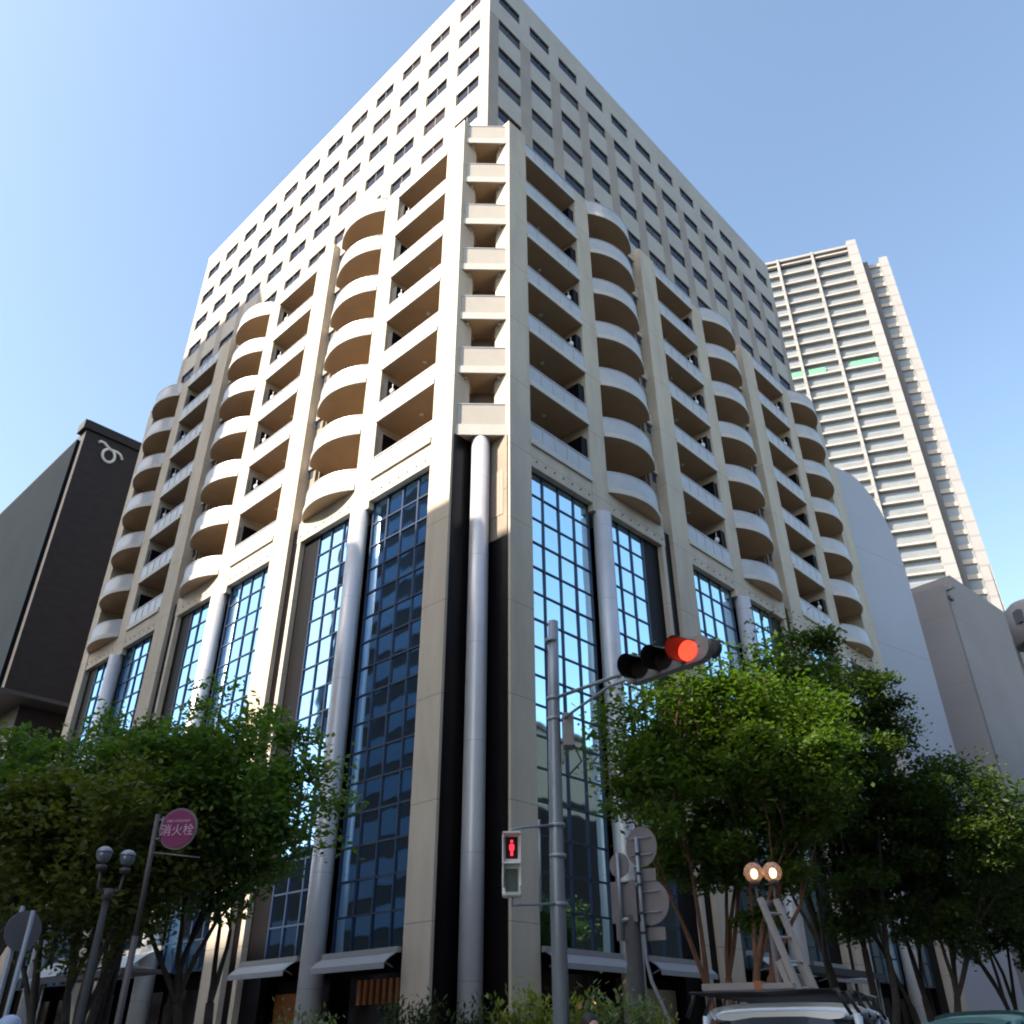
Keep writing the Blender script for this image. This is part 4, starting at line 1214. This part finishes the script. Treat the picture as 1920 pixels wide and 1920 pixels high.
# bundle tied on the roof rack
RB = root("roof_box_bundle", "grey and brown boards tied across the front of the car roof rack", "boards", FSUV(.0, 0, 1.95))
q = MB(); q.box(.25, .42, -.66, -.14, 2.06, 2.12, F=FSUV); q.box(.25, .42, -.07, .22, 2.06, 2.11, F=FSUV); q.build("board", M['galv2'], RB)
q = MB(); q.box(.24, .43, -.14, -.07, 2.05, 2.13, F=FSUV); q.build("red_strap", M['terracotta'], RB)

# ------------------------------------------------------------------ people (heads and shoulders reach into the picture)
def person(label, x, y, zg, h, facing, top, bottom, hat=None, seed=0):
    r_ = root("person", label, "person", (x, y, zg))
    ca, sa = math.cos(facing), math.sin(facing)
    s_ = h / 1.75
    def W_(a, b, c): return Vector((x + (ca * a - sa * b) * s_, y + (sa * a + ca * b) * s_, zg + c * s_))
    me = bpy.data.meshes.new("body")
    J_ = [((0, 0, .95), .15), ((0, 0, 1.15), .135), ((0, 0, 1.36), .15), ((0, 0, 1.47), .06), ((0, .015, 1.56), .07), ((0, .01, 1.66), .088),
          ((.19, 0, 1.40), .062), ((.25, .02, 1.13), .046), ((.27, .10, .88), .034), ((.27, .12, .80), .03),
          ((-.19, 0, 1.40), .062), ((-.25, .02, 1.13), .046), ((-.27, .10, .88), .034), ((-.27, .12, .80), .03),
          ((.10, 0, .88), .10), ((.11, .03, .48), .062), ((.12, 0, .10), .045), ((.12, .16, .04), .035),
          ((-.10, 0, .88), .10), ((-.11, -.02, .48), .062), ((-.12, -.1, .10), .045), ((-.12, .05, .04), .035)]
    Ed = [(0, 1), (1, 2), (2, 3), (3, 4), (4, 5), (2, 6), (6, 7), (7, 8), (8, 9), (2, 10), (10, 11), (11, 12), (12, 13), (0, 14), (14, 15), (15, 16), (16, 17), (0, 18), (18, 19), (19, 20), (20, 21)]
    me.from_pydata([tuple(W_(*j[0]) - Vector((x, y, zg))) for j in J_], Ed, [])
    o = bpy.data.objects.new("body", me); COL.objects.link(o); o.parent = r_
    sk = o.modifiers.new("skin", 'SKIN'); me.skin_vertices[0].data[0].use_root = True
    for i, j in enumerate(J_): me.skin_vertices[0].data[i].radius = (j[1] * s_, j[1] * s_ * .85)
    sb = o.modifiers.new("sub", 'SUBSURF'); sb.levels = 2; sb.render_levels = 2
    me.materials.append(M['skin'])
    q = MB(); q.tube([W_(0, 0, 1.0), W_(0, 0, 1.2), W_(0, 0, 1.38), W_(0, 0, 1.46)], [.19, .17, .20, .09], n=18); q.build("shirt", top, r_)
    for sd2 in (1, -1):
        q = MB(); q.tube([W_(.17 * sd2, 0, 1.42), W_(.25 * sd2, .02, 1.13), W_(.265 * sd2, .08, .95)], [.078, .06, .05], n=12); q.build("sleeve", top, r_)
    q = MB()
    q.tube([W_(.09, 0, 1.0), W_(.11, .03, .48), W_(.12, 0, .1)], [.12, .085, .065], n=12); q.tube([W_(-.09, 0, 1.0), W_(-.11, -.02, .48), W_(-.12, -.1, .1)], [.12, .085, .065], n=12)
    q.build("trousers", bottom, r_)
    q = MB(); q.ball(W_(0, -.015, 1.685), .112 * s_, 16, 12, sq=(.95, 1.05, .95)); q.v = [v for v in q.v]; q.build("hair", M['hair'], r_)
    q = MB(); q.ball(W_(0, .045, 1.635), .088 * s_, 16, 12, sq=(.9, .9, 1.2)); q.ball(W_(0, .13, 1.63), .016 * s_, 8, 6)
    q.build("face", M['skin'], r_)
    q = MB()
    for e in (-.032, .032): q.ball(W_(e, .118, 1.655), .011 * s_, 8, 6)
    q.build("eyes", M['hair'], r_)
    if hat:
        q = MB(); q.ball(W_(0, 0, 1.70), .13 * s_, 18, 10, sq=(1, 1.1, .8)); q.tube([W_(0, .02, 1.68), W_(0, .02, 1.70)], .19, n=22); q.build("hat", hat, r_)
    return r_
person("pedestrian with dark hair and dark red top between the signal pole and the shrub", .84, 11, .15, 1.73, R(200), M['cloth_red'], M['cloth_dark'])
person("pedestrian in a pale blue hat at the bottom left corner", -6.05, 12, .15, 1.75, R(140), M['cloth_blue'], M['cloth_dark'], hat=M['cloth_blue'])

# small wall light by the shops on the right
SL = root("shop_lamp", "small warm lit lamp under the right awning", "lamp", FR(6.4, -1.0, 2.6))
q = MB(); q.ball(FR(6.4, -.9, 2.75), .09, 12, 8, sq=(1, 1, 1.3)); q.build("shade", M['amber'], SL)
q = MB(); q.tube([FR(6.4, -1.19, 2.9), FR(6.4, -.9, 2.9), FR(6.4, -.9, 2.83)], .015, n=6); q.build("bracket", M['black'], SL)
